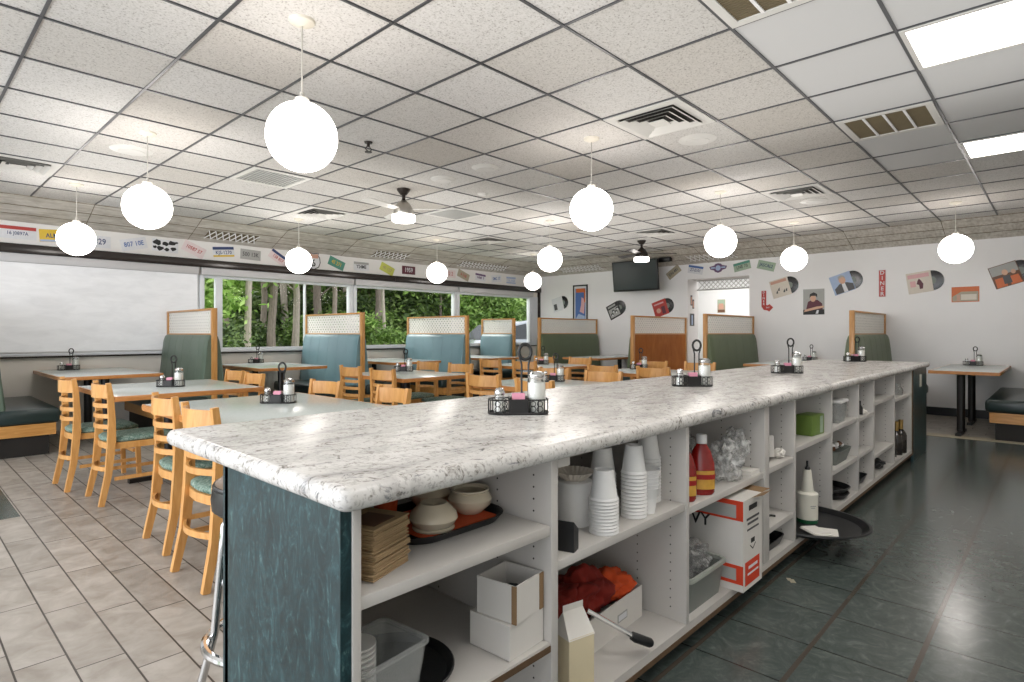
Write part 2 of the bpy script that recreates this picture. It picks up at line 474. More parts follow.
def text_mesh(s, size, ext=.0008):
    k = (s, round(size, 4))
    if k in TXT: return TXT[k]
    cu = bpy.data.curves.new('t', 'FONT'); cu.body = s; cu.size = size; cu.extrude = ext; cu.align_x = 'CENTER'; cu.align_y = 'CENTER'; cu.resolution_u = 2
    cu.offset = size*.012
    o = bpy.data.objects.new('t', cu); C.objects.link(o)
    dg = bpy.context.evaluated_depsgraph_get()
    me = bpy.data.meshes.new_from_object(o.evaluated_get(dg))
    bpy.data.objects.remove(o); TXT[k] = me
    return me
def lettering(s, size, mat, parent, loc=(0, 0, .003), rot=(0, 0, 0), sx=1, name='lettering'):
    me = text_mesh(s, size).copy(); me.materials.clear(); me.materials.append(MATS[mat])
    for v in me.vertices: v.co.x *= sx
    o = bpy.data.objects.new(name, me); C.objects.link(o); o.parent = parent; o.location = loc; o.rotation_euler = rot
    return o
def wallX(y, z, x=10.7, tilt=0, off=.001):   # on the back wall, facing the room
    m = Matrix(((0, 0, -1, x-off), (-1, 0, 0, y), (0, 1, 0, z), (0, 0, 0, 1)))
    return m @ Matrix.Rotation(math.radians(tilt), 4, 'Z')
def wallY(x, z, y=9.15, tilt=0, off=.001):   # on the window wall
    m = Matrix(((1, 0, 0, x), (0, 0, -1, y-off), (0, 1, 0, z), (0, 0, 0, 1)))
    return m @ Matrix.Rotation(math.radians(tilt), 4, 'Z')

# ------------------------------------------------------------------ room shell
RX, WY = 10.7, 9.15
X0, Y0 = -2.6, -2.6
struct('floor', MB().box(X0, 13.2, Y0, WY+.12, -.1, 0), 'floor_tile')
struct('ceiling', MB().box(X0, 10.05, Y0, 8.57, CEIL, CEIL+.1), 'ceiling_tile')
# cove sloping from the ceiling edge to the top of the walls
mb = MB(); cz = 2.555
mb.add([(X0, 8.57, CEIL), (10.05, 8.57, CEIL), (RX, WY, cz), (X0, WY, cz)], [(0, 1, 2, 3)])
mb.add([(X0, 8.57, CEIL+.1), (10.05, 8.57, CEIL+.1), (RX+.12, WY+.12, CEIL+.1), (X0, WY+.12, CEIL+.1)], [(0, 1, 2, 3)])
struct('trim_1', mb, 'cove_plank')
mb = MB()
mb.add([(10.05, 8.57, CEIL), (10.05, Y0, CEIL), (RX, Y0, cz), (RX, WY, cz)], [(0, 1, 2, 3)])
mb.add([(10.05, 8.57, CEIL+.1), (10.05, Y0, CEIL+.1), (RX+.12, Y0, CEIL+.1), (RX+.12, WY+.12, CEIL+.1)], [(0, 1, 2, 3)])
struct('trim_2', mb, 'cove_plank')
# thin dark seams running along and across the cove
mb = MB()
def cov_pt(k, x=None, y=None, d=.003):
    if y is None: return (x, 8.57+.58*k, CEIL-(CEIL-cz)*k-d)
    return (10.05+.65*k, y, CEIL-(CEIL-cz)*k-d)
for k in (.02, .38, .7):
    mb.tube([cov_pt(k, x=X0), cov_pt(k, x=10.05+.65*k)], .003, 4)
    mb.tube([cov_pt(k, y=Y0), cov_pt(k, y=8.57+.58*k)], .003, 4)
for x in [4.19+1.22*i for i in range(-5, 5)]: mb.tube([cov_pt(0, x=x), cov_pt(1, x=x)], .0035, 4)
for y in [2.46+1.22*i for i in range(-4, 6)]: mb.tube([cov_pt(0, y=y), cov_pt(1, y=y)], .0035, 4)
struct('trim_3', mb, 'vent_tan')
# ceiling tee bars
mb = MB()
k = -11
while 4.19+.61*k < 10.05:
    x = 4.19+.61*k
    if x > X0: mb.box(x-.0078, x+.0078, Y0, 8.57, CEIL-.006, CEIL+.004)
    k += 1
k = -8
while 2.46+.61*k < 8.5:
    y = 2.46+.61*k
    if y > Y0: mb.box(X0, 10.05, y-.0078, y+.0078, CEIL-.007, CEIL+.004)
    k += 1
struct('trim_4', mb, 'tee_bar')
# back wall with an open passage
mb = MB()
mb.box(RX, RX+.45, 5.33, WY+.12, 0, CEIL+.05)
mb.box(RX, RX+.15, Y0, 4.14, 0, CEIL+.05)
mb.box(RX, RX+.45, 4.14, 5.33, 2.26, CEIL+.05)
struct('wall_back', mb, 'wall_paint')
struct('wall_right', MB().box(X0, RX+.12, Y0-.12, Y0, 0, CEIL+.05), 'wall_low')
struct('trim_11', MB().box(8.50, 8.72, Y0, 1.5, 0, .004), 'p_tan')
struct('baseboard_back', MB().box(RX-.015, RX, Y0, 4.14, 0, .12).box(RX-.015, RX, 5.33, WY, 0, .12), 'black_plastic')
# room beyond the passage
mb = MB()
mb.box(13., 13.1, 2.2, 8, 0, 2.9); mb.box(RX+.45, 13., 7.2, 7.3, 0, 2.9); mb.box(RX+.15, 13., 2.2, 2.3, 0, 2.9)
mb.box(RX+.15, 13.1, 2.2, 7.3, 2.55, 2.65)
struct('wall_beyond', mb, 'room_beyond')
# window wall: low wall, header, end
struct('wall_left', MB().box(X0, RX+.12, WY, WY+.12, 0, .93).box(X0, RX+.12, WY, WY+.12, 2.07, CEIL+.05), 'wall_low')
struct('trim_5', MB().box(X0, RX, WY-.012, WY, 2.285, 2.555), 'white_strip')
struct('trim_6', MB().box(X0, RX, WY-.09, WY, 2.175, 2.285, bev=.01), 'black_gloss')
struct('trim_7', MB().box(X0, RX, WY-.05, WY+.0, .915, .935), 'black_gloss')
struct('trim_8', MB().box(X0, RX, WY-.03, WY+.12, .935, .965, bev=.005), 'frame_white')
# shade cassettes
xs = [-1.8, .65, 3.12, 5.66, 8.10, 10.45]
for i in range(5):
    t = MB().box(xs[i]+.015, xs[i+1]-.015, WY-.075, WY-.002, 2.065, 2.172, bev=.012).build('shade_cassette', 'shade_head')
    tag(t, ['grey shade cassette at the far left, partly out of the picture', 'grey cassette over the white pulled-down shade', 'grey shade cassette over the window left of the second booth screen',
            'grey shade cassette over the window in the middle of the wall', 'grey shade cassette over the window nearest the corner'][i], 'shade')
# windows: frames and panes
def window(i, x0, x1, mull=()):
    w = MB()
    w.box(x0, x0+.07, WY+.0, WY+.1, .965, 2.07, bev=.004); w.box(x1-.07, x1, WY, WY+.1, .965, 2.07, bev=.004)
    w.box(x0+.07, x1-.07, WY+.02, WY+.1, .965, 1.0); w.box(x0+.07, x1-.07, WY+.02, WY+.1, 2.03, 2.07)
    for mx, mw in mull: w.box(mx-mw/2, mx+mw/2, WY+.02, WY+.09, 1.0, 2.03, bev=.004)
    o = struct('window_%d' % i, w, 'frame_white')
    g = MB().box(x0+.07, x1-.07, WY+.055, WY+.059, 1.0, 2.03).build('pane', 'window_glass', o)
window(1, -1.8, .65); window(2, .66, 3.12); window(3, 3.13, 5.66, [(3.41, .10), (4.78, .02)]); window(4, 5.67, 8.10); window(5, 8.11, 10.45)
struct('trim_9', MB().box(10.45, RX, WY-.01, WY+.12, .93, 2.07).box(X0, -1.8, WY, WY+.12, .93, 2.07), 'frame_white')
struct('trim_10', MB().box(RX-.045, RX, WY-.06, WY, .93, 2.28), 'black_gloss')
# roller shades pulled down over the first two windows
for i, (a, b) in enumerate(((-1.75, .63), (.68, 3.09))):
    t = thing('roller_shade', ['white roller shade pulled down at the far left edge of the window wall', 'white roller shade pulled down behind the leftmost booth table'][i], 'shade', (0, 0, 0))
    MB().box(a, b, WY-.03, WY-.027, .99, 2.08).build('shade_fabric', 'roller_shade', t)
    MB().box(a, b, WY-.036, WY-.02, .968, .992, bev=.004).build('hem_bar', 'shade_head', t)
# lattice header beyond the passage and pictures there
mb = MB()
for i in range(-3, 16):
    a = 4.14+i*.09
    for s in (1, -1):
        y0, y1 = (a, a+.18*1.0); pts = [(RX+.40, y0, 2.08 if s > 0 else 2.26), (RX+.40, y1, 2.26 if s > 0 else 2.08)]
        if y0 > 4.13 and y1 < 5.34: mb.sweep_rect(pts, (1, 0, 0), .008, .012)
mb.box(RX+.385, RX+.415, 4.14, 5.33, 2.06, 2.085); mb.box(RX+.385, RX+.415, 4.14, 5.33, 2.245, 2.26)
tag(mb.build('lattice_header', 'p_grey'), 'grey diamond lattice strip across the top of the passage opening', 'lattice')

# vents on the cove
def cove_lattice(x=None, y=None, L=.9, label=''):
    mb = MB(); n = int(L/.09)
    for i in range(n):
        for s in (0, 1):
            a, b = i*.09, (i+1)*.09
            k0, k1 = (.45, .8) if s == 0 else (.8, .45)
            if x is not None: pts = [cov_pt(k0, x=x+a, d=.012), cov_pt(k1, x=x+b, d=.012)]
            else: pts = [cov_pt(k0, y=y+a, d=.012), cov_pt(k1, y=y+b, d=.012)]
            mb.tube(pts, .008, 5)
    if x is not None:
        mb.add([cov_pt(.45, x=x, d=.005), cov_pt(.45, x=x+n*.09, d=.005), cov_pt(.8, x=x+n*.09, d=.005), cov_pt(.8, x=x, d=.005)], [(0, 1, 2, 3)], 'vent_tan')
    tag(mb.build('vent_lattice'), label, 'vent')
MB0 = MB
def cl(**k): cove_lattice(**k)
cl(x=3.15, L=.8, label='diamond lattice vent in the cove above the tilted red license plate')
cl(x=5.95, L=.75, label='diamond lattice vent in the cove above the yellow tilted license plate')
cl(x=8.0, L=1.4, label='long diamond lattice vent in the cove near the window corner')
cl(y=7.2, L=1.1, label='diamond lattice vent in the cove left of the television')
cl(y=4.3, L=.9, label='diamond lattice vent in the cove above the passage opening')

# ------------------------------------------------------------------ ceiling fixtures
def cell(i, j): return (4.19+.61*i+.305, 2.46+.61*j+.305)
def diffuser(c, label):
    t = thing('ceiling_diffuser', label, 'vent', (c[0], c[1], CEIL))
    mb = MB()
    def ring(a, b, z0, z1):
        mb.add([(-a,-a,z0),(a,-a,z0),(a,a,z0),(-a,a,z0),(-b,-b,z1),(b,-b,z1),(b,b,z1),(-b,b,z1)], [(0,1,5,4),(1,2,6,5),(2,3,7,6),(3,0,4,7)])
    ring(.295, .225, -.012, -.012); ring(.295, .295, 0, -.012)
    mb.build('frame', 'vent_white', t)
    mb = MB()
    for a in (.225, .17, .115): ring(a, a-.04, -.03, -.008)
    mb.box(-.06, .06, -.06, .06, -.032, -.026)
    mb.build('louver', 'vent_white', t)
    MB().box(-.225, .225, -.225, .225, -.006, -.002).build('duct', 'vent_dark', t)
    return t
D0 = diffuser(cell(-6, 7), 'square louvered ceiling diffuser at the far left edge above the license plates')
for c, l in ((cell(-1, 7), 'small square ceiling diffuser left of the near ceiling fan'), (cell(-1, -1), 'large square louvered ceiling diffuser above the middle of the counter'),
             (cell(4, -1), 'square ceiling diffuser between the globes near the right-hand records'), (cell(4, 7), 'square ceiling diffuser nearest the window corner'),
             (cell(6, 3), 'square ceiling diffuser beside the far ceiling fan')):
    dup(D0, (c[0], c[1], CEIL), 0, l)
def return_grille(c, label, tan, along='x'):
    t = thing('return_grille', label, 'vent', (c[0], c[1], CEIL), 0 if along == 'x' else PI/2)
    MB().box(-.295, .295, -.295, -.25, -.012, 0).box(-.295, .295, .25, .295, -.012, 0).box(-.295, -.25, -.25, .25, -.012, 0).box(.25, .295, -.25, .25, -.012, 0).build('frame', 'vent_white', t)
    MB().box(-.25, .25, -.25, .25, -.004, -.001).build('backing', 'vent_tan' if tan else 'p_dkgrey', t)
    mb = MB()
    if tan:
        for k in (-.125, 0, .125): mb.box(-.25, .25, k-.008, k+.008, -.012, -.004)
        for k in range(24): mb.box(-.245+.0207*k, -.24+.0207*k, -.25, .25, -.007, -.004, 'vent_tan')
        mb.build('slat', None, t)
    else:
        for k in range(14): mb.box(-.24+.036*k, -.22+.036*k, -.25, .25, -.01, -.004)
        mb.build('slat', 'p_grey', t)
return_grille(cell(1, -3), 'brown four-panel return grille right of the middle of the ceiling', True)
return_grille(cell(-3, -3), 'brown return grille cut by the top edge of the picture', True)
return_grille(cell(-3, 5), 'slatted return grille below the largest globe', False)
return_grille(cell(1, 5), 'slatted return grille beside the near ceiling fan', False)
# speakers and small discs
def disc(x, y, r, name, label, cat, part=True):
    t = thing(name, label, cat, (x, y, CEIL))
    MB().lathe([(0, -.016), (r*.6, -.016), (r*.78, -.012), (r, -.002), (r, 0)], 28).build('rim', 'vent_white', t)
    MB().lathe([(0, -.019), (r*.62, -.019), (r*.62, -.014)], 24).build('grille', 'speaker_grille', t)
disc(*cell(-5, 5), .16, 'ceiling_speaker', 'faint round ceiling speaker left of the largest globe', 'speaker')
disc(*cell(0, -1), .15, 'ceiling_speaker', 'round white ceiling speaker beside the large square diffuser', 'speaker')
disc(*cell(5, -1), .15, 'ceiling_speaker', 'round ceiling speaker next to the diffuser above the records', 'speaker')
disc(*cell(-1, 2), .13, 'ceiling_speaker', 'round ceiling speaker right of the near fan, nearer one', 'speaker')
disc(*cell(-1, 3), .13, 'ceiling_speaker', 'round ceiling speaker closest to the near fan', 'speaker')
disc(4.6, 4.76, .06, 'smoke_detector', 'small white smoke detector on the ceiling right of the near fan', 'smoke detector')
t = thing('fire_sprinkler', 'small dark fire sprinkler head on the ceiling right of the largest globe', 'sprinkler', (2.71, 4.15, CEIL))
MB().lathe([(.035, 0), (.03, -.012), (.012, -.014), (.012, -.04), (0, -.04)], 14).build('body', 'bronze', t)
MB().tube([(.01, 0, -.035), (.03, 0, -.06), (0, 0, -.08), (-.03, 0, -.06), (-.01, 0, -.035)], .004, 6).lathe([(0, -.085), (.03, -.085), (.03, -.08), (0, -.08)], 12).build('deflector', 'bronze', t)
# troffers
def troffer(x0, y0, y1, label):
    t = thing('ceiling_light_panel', label, 'light', (x0+.305, (y0+y1)/2, CEIL))
    h = (y1-y0)/2
    MB().box(-.3, .3, -h+.01, -h+.035, -.012, 0).box(-.3, .3, h-.035, h-.01, -.012, 0).box(-.3, -.275, -h+.035, h-.035, -.012, 0).box(.275, .3, -h+.035, h-.035, -.012, 0).build('frame', 'vent_white', t)
    MB().box(-.275, .275, -h+.035, h-.035, -.008, -.002).build('diffuser', 'troffer_glow', t)
troffer(3.58, -.59, .63, 'bright rectangular ceiling light at the top right corner')
troffer(6.02, -.59, .63, 'bright rectangular ceiling light lower on the right edge, behind the first')
troffer(1.14, -.59, .63, 'unseen added ceiling light over the serving aisle behind the camera')  # out of view, added for extra light
# globes
GR = .172
gt = None
GL = [(1.43, 2.78, 2.201, 'largest white globe pendant, hanging over the front of the room'),
      (1.405, 5.215, 2.204, 'white globe pendant second from the left, above the leftmost table row'),
      (1.38, 7.56, 2.207, 'leftmost white globe pendant in front of the license plates'),
      (3.885, 7.645, 2.207, 'white globe pendant in front of the highway shield plaque'),
      (6.325, 7.645, 2.224, 'white globe pendant in front of the window wall, over the third booth table'),
      (8.765, 7.645, 2.238, 'small farthest white globe pendant in the window corner'),
      (6.325, 5.205, 2.242, 'white globe pendant left of the television'),
      (3.885, 2.765, 2.213, 'white globe pendant above the middle of the counter, below the large diffuser'),
      (6.325, 2.765, 2.227, 'white globe pendant right of the far fan, above the passage'),
      (8.765, 2.765, 2.263, 'white globe pendant just above the arrow sign and first right-hand record'),
      (8.765, .935, 2.225, 'rightmost white globe pendant above the record and orange poster')]
for x, y, z, l in GL:
    if gt is None:
        gt = thing('globe_pendant', l, 'pendant light', (x, y, z))
        mb = MB(); b = bmesh.new(); bmesh.ops.create_uvsphere(b, u_segments=40, v_segments=24, radius=GR); mb.bm(b).build('globe', 'globe_glass', gt)
        MB().lathe([(.035, GR-.012), (.035, GR+.02), (.012, GR+.03), (.012, GR+.05)], 14).build('cap', 'cord', gt)
    else: gt2 = thing('globe_pendant', l, 'pendant light', (x, y, z)); root = gt2
    r = gt if (x, y) == (1.43, 2.78) else root
    if r is not gt:
        for ch in [c for c in gt.children]:
            if ch.name.startswith(('globe', 'cap')):
                c = ch.copy(); C.objects.link(c); c.parent = r
    MB().tube([(0, 0, GR+.04), (0, 0, CEIL-z-.02)], .004, 6).build('cord', 'cord', r)
    MB().lathe([(0, CEIL-z), (.065, CEIL-z), (.06, CEIL-z-.012), (.02, CEIL-z-.03), (0, CEIL-z-.03)], 20).build('canopy', 'canopy', r)
# ceiling fans
def fan(x, y, label, dark, ang):
    t = thing('ceiling_fan', label, 'fan', (x, y, CEIL))
    MB().lathe([(.075, 0), (.07, -.02), (.035, -.065), (.02, -.07), (.018, -.11), (.03, -.125), (.03, -.13)], 20).build('canopy', 'bronze', t)
    MB().lathe([(.03, -.125), (.07, -.16), (.105, -.22), (.11, -.27), (.105, -.285), (0, -.285)], 24).build('motor', 'bronze' if dark else 'nickel', t)
    MB().lathe([(.12, -.285), (.125, -.29), (.125, -.345), (.118, -.355), (0, -.358)], 28).build('light_drum', 'fan_glow', t)
    for k in range(3):
        a = ang+k*PI*2/3; T = Matrix.Rotation(a, 4, 'Z') @ Matrix.Rotation(.2, 4, 'X')
        MB().prism([(.1, -.03), (.2, -.045), (.56, -.06), (.585, -.04), (.585, .04), (.56, .06), (.2, .045), (.1, .03)], -.226, -.220, None, Matrix.Rotation(a, 4, 'Z') @ Matrix.Translation((0, 0, -.223)) @ Matrix.Rotation(.2, 4, 'X') @ Matrix.Translation((0, 0, .223))).build('blade', 'bronze' if dark else 'vent_white', t)
fan(3.86, 5.23, 'small ceiling fan with pale blades and a lit drum shade, nearer one', False, -.85)
fan(8.765, 5.205, 'small dark ceiling fan with a lit drum shade in front of the television', True, -.85)

# ------------------------------------------------------------------ license plates and wall decor
def plate(T, label, txt, base='p_white', ink='p_blue', top=None, bottom=None, w=.31, h=.155, size=.075, name='license_plate', cat='license plate'):
    t = thing(name, label, cat, T=T)
    MB().box(-w/2, w/2, -h/2, h/2, 0, .003, bev=.0012).build('plate', base, t)
    if top: MB().box(-w/2+.004, w/2-.004, h/2-.045, h/2-.004, .003, .0038).build('band', top, t)
    if bottom: MB().box(-w/2+.004, w/2-.004, -h/2+.004, -h/2+.03, .003, .0038).build('band', bottom, t)
    if txt: lettering(txt, size*1.18, ink, t, (0, -.012 if top else 0, .0045), sx=.82)
    return t
LP = [(1.09, 2.425, 0, '16 J0897A', 'p_white', 'p_navy', 'p_red', None, 'white license plate with red top, leftmost on the window wall', .05, .36),
      (1.45, 2.425, 4, 'ALM41', 'p_yellow', 'p_navy', None, 'p_lightblue', 'yellow license plate with blue foot, second from the left', .065, .31),
      (1.88, 2.405, 0, 'R 329', 'p_white', 'p_navy', None, None, 'white license plate reading 329 right of the leftmost globe', .09, .31),
      (2.30, 2.42, 14, '807 10E', 'p_white', 'p_blue', None, None, 'pale blue license plate tilted up, right of the 329 plate', .075, .31),
      (3.05, 2.425, -24, '10587 57', 'p_pale', 'p_red', None, None, 'red lettered license plate tilted down to the right, beside the black and white one', .062, .31),
      (3.46, 2.43, 6, 'KJS-1270', 'p_white', 'p_navy', 'p_navy', 'p_yellow', 'license plate with blue top and yellow foot', .065, .31),
      (3.86, 2.425, -2, '500 13K', 'p_grey', 'p_dkgrey', None, None, 'pale grey license plate above the start of the open windows', .075, .31),
      (4.30, 2.42, -32, '128 857', 'p_pale', 'p_red', 'p_navy', None, 'pinkish license plate tilted steeply, left of the highway shield', .06, .31),
      (5.33, 2.42, -20, '4S 271', 'p_green', 'p_yellow', None, None, 'green license plate tilted down, right of the highway shield', .075, .31),
      (5.82, 2.41, 0, 'YS4ME', 'p_white', 'p_black', 'p_grey', None, 'white license plate with black letters over the second open window', .075, .31),
      (6.37, 2.405, -22, '40 127', 'p_lime', 'p_olive', None, None, 'yellow green license plate tilted down over the second open window', .075, .31),
      (6.86, 2.42, 0, '1959', 'p_maroon', 'p_white', None, None, 'dark maroon license plate left of the middle globe', .1, .31),
      (7.90, 2.43, 0, '12 2', 'p_pale', 'p_red', None, None, 'faded pink license plate right of the middle globe', .09, .3),
      (8.27, 2.425, -20, '6 518', 'p_tan', 'p_red', None, None, 'tan license plate tilted down, over the last window', .075, .33),
      (8.76, 2.415, -5, 'WMR 9', 'p_white', 'p_purple', 'p_purple', None, 'white and purple license plate over the last window', .07, .31),
      (9.25, 2.42, 6, 'SMC 17', 'p_white', 'p_blue', None, None, 'white license plate with blue letters, second from the corner', .075, .31),
      (9.72, 2.415, 0, 'VA 3058', 'p_white', 'p_lightblue', 'p_lightblue', 'p_lightblue', 'faded blue license plate nearest the window corner', .07, .31)]
for x, z, a, s, base, ink, top, bot, lab, size, w in LP:
    plate(wallY(x, z, WY-.012, a), lab, s, base, ink, top, bot, w=w, size=size)
t = plate(wallY(2.68, 2.435, WY-.012, -2), 'black and white spotted cow pattern license plate', '', 'p_white', w=.33, h=.17)
mb = MB(); rr = random.Random(3)
for cx, cy, r in ((-.1, .04, .05), (-.06, -.04, .04), (.0, .03, .035), (.08, .045, .045), (.1, -.03, .035), (.02, -.05, .03), (-.13, -.03, .025), (.14, .06, .02)):
    poly = [(max(-.16, min(.16, cx+r*(.7+.6*rr.random())*math.cos(k*PI/5))), max(-.08, min(.08, cy+r*.8*(.7+.6*rr.random())*math.sin(k*PI/5)))) for k in range(10)]
    mb.prism(poly, .003, .0038)
mb.build('spots', 'p_black', t)
t = thing('route_shield', 'highway shield plaque with peach top and dark number, beside the fourth globe', 'sign', T=wallY(4.90, 2.42, WY-.012))
sh = [(-.13, -.02), (-.12, .06), (-.09, .1), (-.1, .15), (0, .13), (.1, .15), (.09, .1), (.12, .06), (.13, -.02), (.1, -.1), (0, -.15), (-.1, -.1)]
MB().prism(sh, 0, .004).build('plate', 'p_dkgrey', t)
MB().prism([(x*.88, y*.88) for x, y in sh], .004, .005).build('face', 'p_white', t)
MB().prism([(-.088, .05), (-.08, .125), (0, .11), (.08, .125), (.088, .05)], .005, .006).build('band', 'p_peach', t)
lettering('6', .17, 'p_black', t, (0, -.035, .006))
plate(wallX(5.63, 2.425, tilt=35), 'tan license plate tilted up beside the television', 'DN-481', 'p_tan', 'p_dkgrey', size=.07)
plate(wallX(5.17, 2.44, tilt=-12), 'blue topped license plate tilted down, second right of the television', 'Z7-E101', 'p_white', 'p_navy', 'p_blue', size=.065)
plate(wallX(4.27, 2.44, tilt=11), 'green license plate tilted up above the passage', 'LNE 73', 'p_palegreen', 'p_dkgrey', 'p_green', size=.07)
plate(wallX(3.84, 2.415, tilt=-16), 'pale green license plate with dark letters beside the far right globe', 'JASCAL2', 'p_palegreen', 'p_navy', size=.066)
t = thing('winged_emblem', 'winged round purple emblem sign above the passage opening', 'sign', T=wallX(4.72, 2.44))
MB().prism([(-.17, .03), (-.15, -.02), (-.08, -.04), (-.06, -.07), (0, -.09), (.06, -.07), (.08, -.04), (.15, -.02), (.17, .03), (.08, .05), (.05, .08), (0, .09), (-.05, .08), (-.08, .05)], 0, .004).build('plate', 'p_purple', t)
MB().lathe([(.05, .004), (.05, .006), (0, .006)], 20).box(-.14, -.06, -.005, .02, .004, .0055).box(.06, .14, -.005, .02, .004, .0055).build('badge', 'p_lightblue', t)

def album(y, z, tilt, label, style):
    t = thing('record_album', label, 'record', T=wallX(y, z, tilt=tilt))
    s = .158
    base = {'white': 'p_white', 'bw': 'p_black', 'red': 'p_red', 'cream': 'p_cream', 'portrait': 'p_lightblue', 'cream2': 'p_cream', 'band': 'p_brown'}[style]
    sl = MB().box(-s, s, -s, s, 0, .006, bev=.001).build('sleeve', base, t)
    pic = MB()
    if style == 'white': pic.box(-.12, -.03, -.12, .02, .006, .0068, 'p_dkgrey')
    if style == 'bw':
        pic.box(-.13, .12, -.13, .06, .006, .0068, 'p_grey'); pic.box(-.12, .08, .09, .13, .006, .0068, 'p_grey')
        for k, (cx, cy) in enumerate(((-.07, -.08), (-.02, -.02), (.04, -.06), (.09, 0))):
            pic.lathe([(.034, .0068), (.034, .0076), (0, .0076)], 14, 'p_black', cx=cx, cy=cy+.015); pic.lathe([(.02, .0076), (.02, .0082), (0, .0082)], 12, 'p_white', cx=cx, cy=cy)
    if style == 'red':
        pic.lathe([(.05, .006), (.05, .0068), (0, .0068)], 14, 'p_peach', cx=-.05, cy=-.04); pic.box(-.12, .1, .08, .11, .006, .0068, 'p_pink'); pic.box(.02, .1, -.13, .02, .006, .0068, 'p_maroon')
    if style == 'cream':
        pic.box(-.14, .13, .09, .14, .006, .0068, 'p_peach')
        for x0, y0 in ((-.09, -.08), (-.05, -.04), (.03, -.09), (.07, -.08)): pic.prism([(x0, y0), (x0+.03, y0-.01), (x0+.04, y0+.05), (x0+.015, y0+.03)], .006, .0068, 'p_dkgrey')
    if style == 'portrait':
        pic.prism([(-.13, -.15), (.15, -.15), (.15, -.05), (.06, .0), (-.04, .0), (-.13, -.06)], .006, .0068, 'p_dkgrey')
        pic.prism([(-.01, -.15), (.05, -.15), (.04, .0), (-.01, .0)], .0068, .0072, 'p_white')
        pic.lathe([(.05, .0072), (.05, .0078), (0, .0078)], 16, 'p_skin', cx=.015, cy=.05, sy=1.25); pic.prism([(-.04, .07), (-.03, .12), (.02, .135), (.06, .11), (.07, .07), (.03, .1), (-.02, .09)], .0078, .0084, 'p_grey')
    if style == 'cream2':
        pic.box(-.14, .13, .07, .13, .006, .0068, 'p_pink')
        pic.prism([(-.01, -.1), (.03, -.1), (.045, -.03), (.02, .03), (.0, .06), (-.02, .03), (-.04, -.02), (-.01, -.04)], .006, .0068, 'p_maroon')
        pic.box(-.12, -.05, -.06, .03, .006, .0068, 'p_pink')
    if style == 'band':
        pic.box(-.15, .15, .02, .15, .006, .0066, 'p_grey')
        for x0, y0, m_ in ((-.08, -.02, 'p_orange'), (.08, -.03, 'p_orange')): pic.prism([(x0-.06, -.15), (x0+.06, -.15), (x0+.05, y0), (x0-.05, y0)], .0066, .0072, m_)
        pic.lathe([(.034, .0072), (.034, .0078), (0, .0078)], 14, 'p_skin', cx=0, cy=.04, sy=1.2); pic.lathe([(.026, .0072), (.026, .0078), (0, .0078)], 14, 'p_skin', cx=.09, cy=.02, sy=1.2)
        pic.prism([(-.05, -.12), (.04, -.12), (.04, -.01), (-.04, -.01)], .0068, .0074, 'p_dkgrey')
    pic.build('cover_picture', None, sl)
    d = MB().lathe([(0, .0015), (.15, .0015), (.15, .0045), (.148, .005), (.055, .005)], 40, cap=False, cx=.155)
    for r_ in (.07, .09, .11, .13): d.lathe([(r_, .005), (r_, .0056), (r_+.003, .0056), (r_+.003, .005)], 40, cx=.155, cap=False)
    dd = d.build('vinyl_record', 'vinyl_disc', t)
    MB().lathe([(.055, .0045), (.055, .0058), (.006, .0058)], 28, cx=.155).build('record_label', 'record_label', dd)
album(8.56, 1.885, 14, 'white album sleeve with black record, left of the framed poster', 'white')
album(7.02, 1.70, 25, 'black album sleeve with four pale faces, below the television', 'bw')
album(5.92, 1.72, 18, 'red album sleeve with black record above the wooden booth back', 'red')
album(3.60, 2.01, 15, 'cream album sleeve with record right of the red arrow sign', 'cream')
album(2.63, 2.03, 18, 'album sleeve showing a person in dark suit, left of the DINER sign', 'portrait')
album(1.58, 1.985, 8, 'cream album sleeve with small red figure, right of the DINER sign', 'cream2')
album(.58, 2.03, 18, 'album sleeve with two figures in orange, at the right edge of the wall', 'band')
# television on bracket
t = thing('television', 'flat black television hung high on the back wall', 'television', T=wallX(6.23, 2.36, x=10.22) @ Matrix.Rotation(.12, 4, 'X') @ Matrix.Rotation(-.05, 4, 'Y'))
MB().box(-.53, .53, -.305, .305, -.05, 0, bev=.008).build('housing', 'tv_black', t)
MB().box(-.505, .505, -.27, .285, 0, .002).build('screen', 'tv_screen', t)
MB().box(-.06, .06, -.1, .1, -.40, -.05).box(.47, .72, .22, .31, -.25, -.14, bev=.01).build('bracket', 'tv_black', t)
# poster, photo, signs
t = thing('framed_poster', 'tall narrow framed poster in blue, pink and orange with black frame', 'poster', T=wallX(7.91, 1.80))
w_, h_ = .2, .5
MB().box(-w_, w_, -h_, -h_+.03, 0, .02).box(-w_, w_, h_-.03, h_, 0, .02).box(-w_, -w_+.03, -h_+.03, h_-.03, 0, .02).box(w_-.03, w_, -h_+.03, h_-.03, 0, .02).build('frame', 'p_black', t)
MB().box(-w_+.03, w_-.03, -h_+.03, h_-.03, .002, .006, 'p_white').box(-.14, .14, -.44, .42, .006, .007, 'p_blue').box(-.12, .12, .33, .42, .007, .008, 'p_orange').prism([(-.02, -.1), (.1, -.15), (.12, .1), (.08, .2), (.03, .22), (.02, .05)], .007, .008, 'p_pink').prism([(-.13, -.43), (.13, -.43), (.12, -.2), (-.05, -.15), (-.12, -.25)], .007, .008, 'p_lightblue').box(.1, .14, .1, .4, .007, .008, 'p_orange').build('print', None, t)
t = thing('portrait_photo', 'square photograph of a dark haired person with folded arms', 'photo', T=wallX(3.06, 1.745))
a_, b_ = .165, .215
MB().box(-a_, a_, -b_, b_, 0, .004, 'p_grey').build('backing', None, t)
pc = MB()
pc.box(-a_, a_, -b_, -.13, .004, .005, 'p_black')
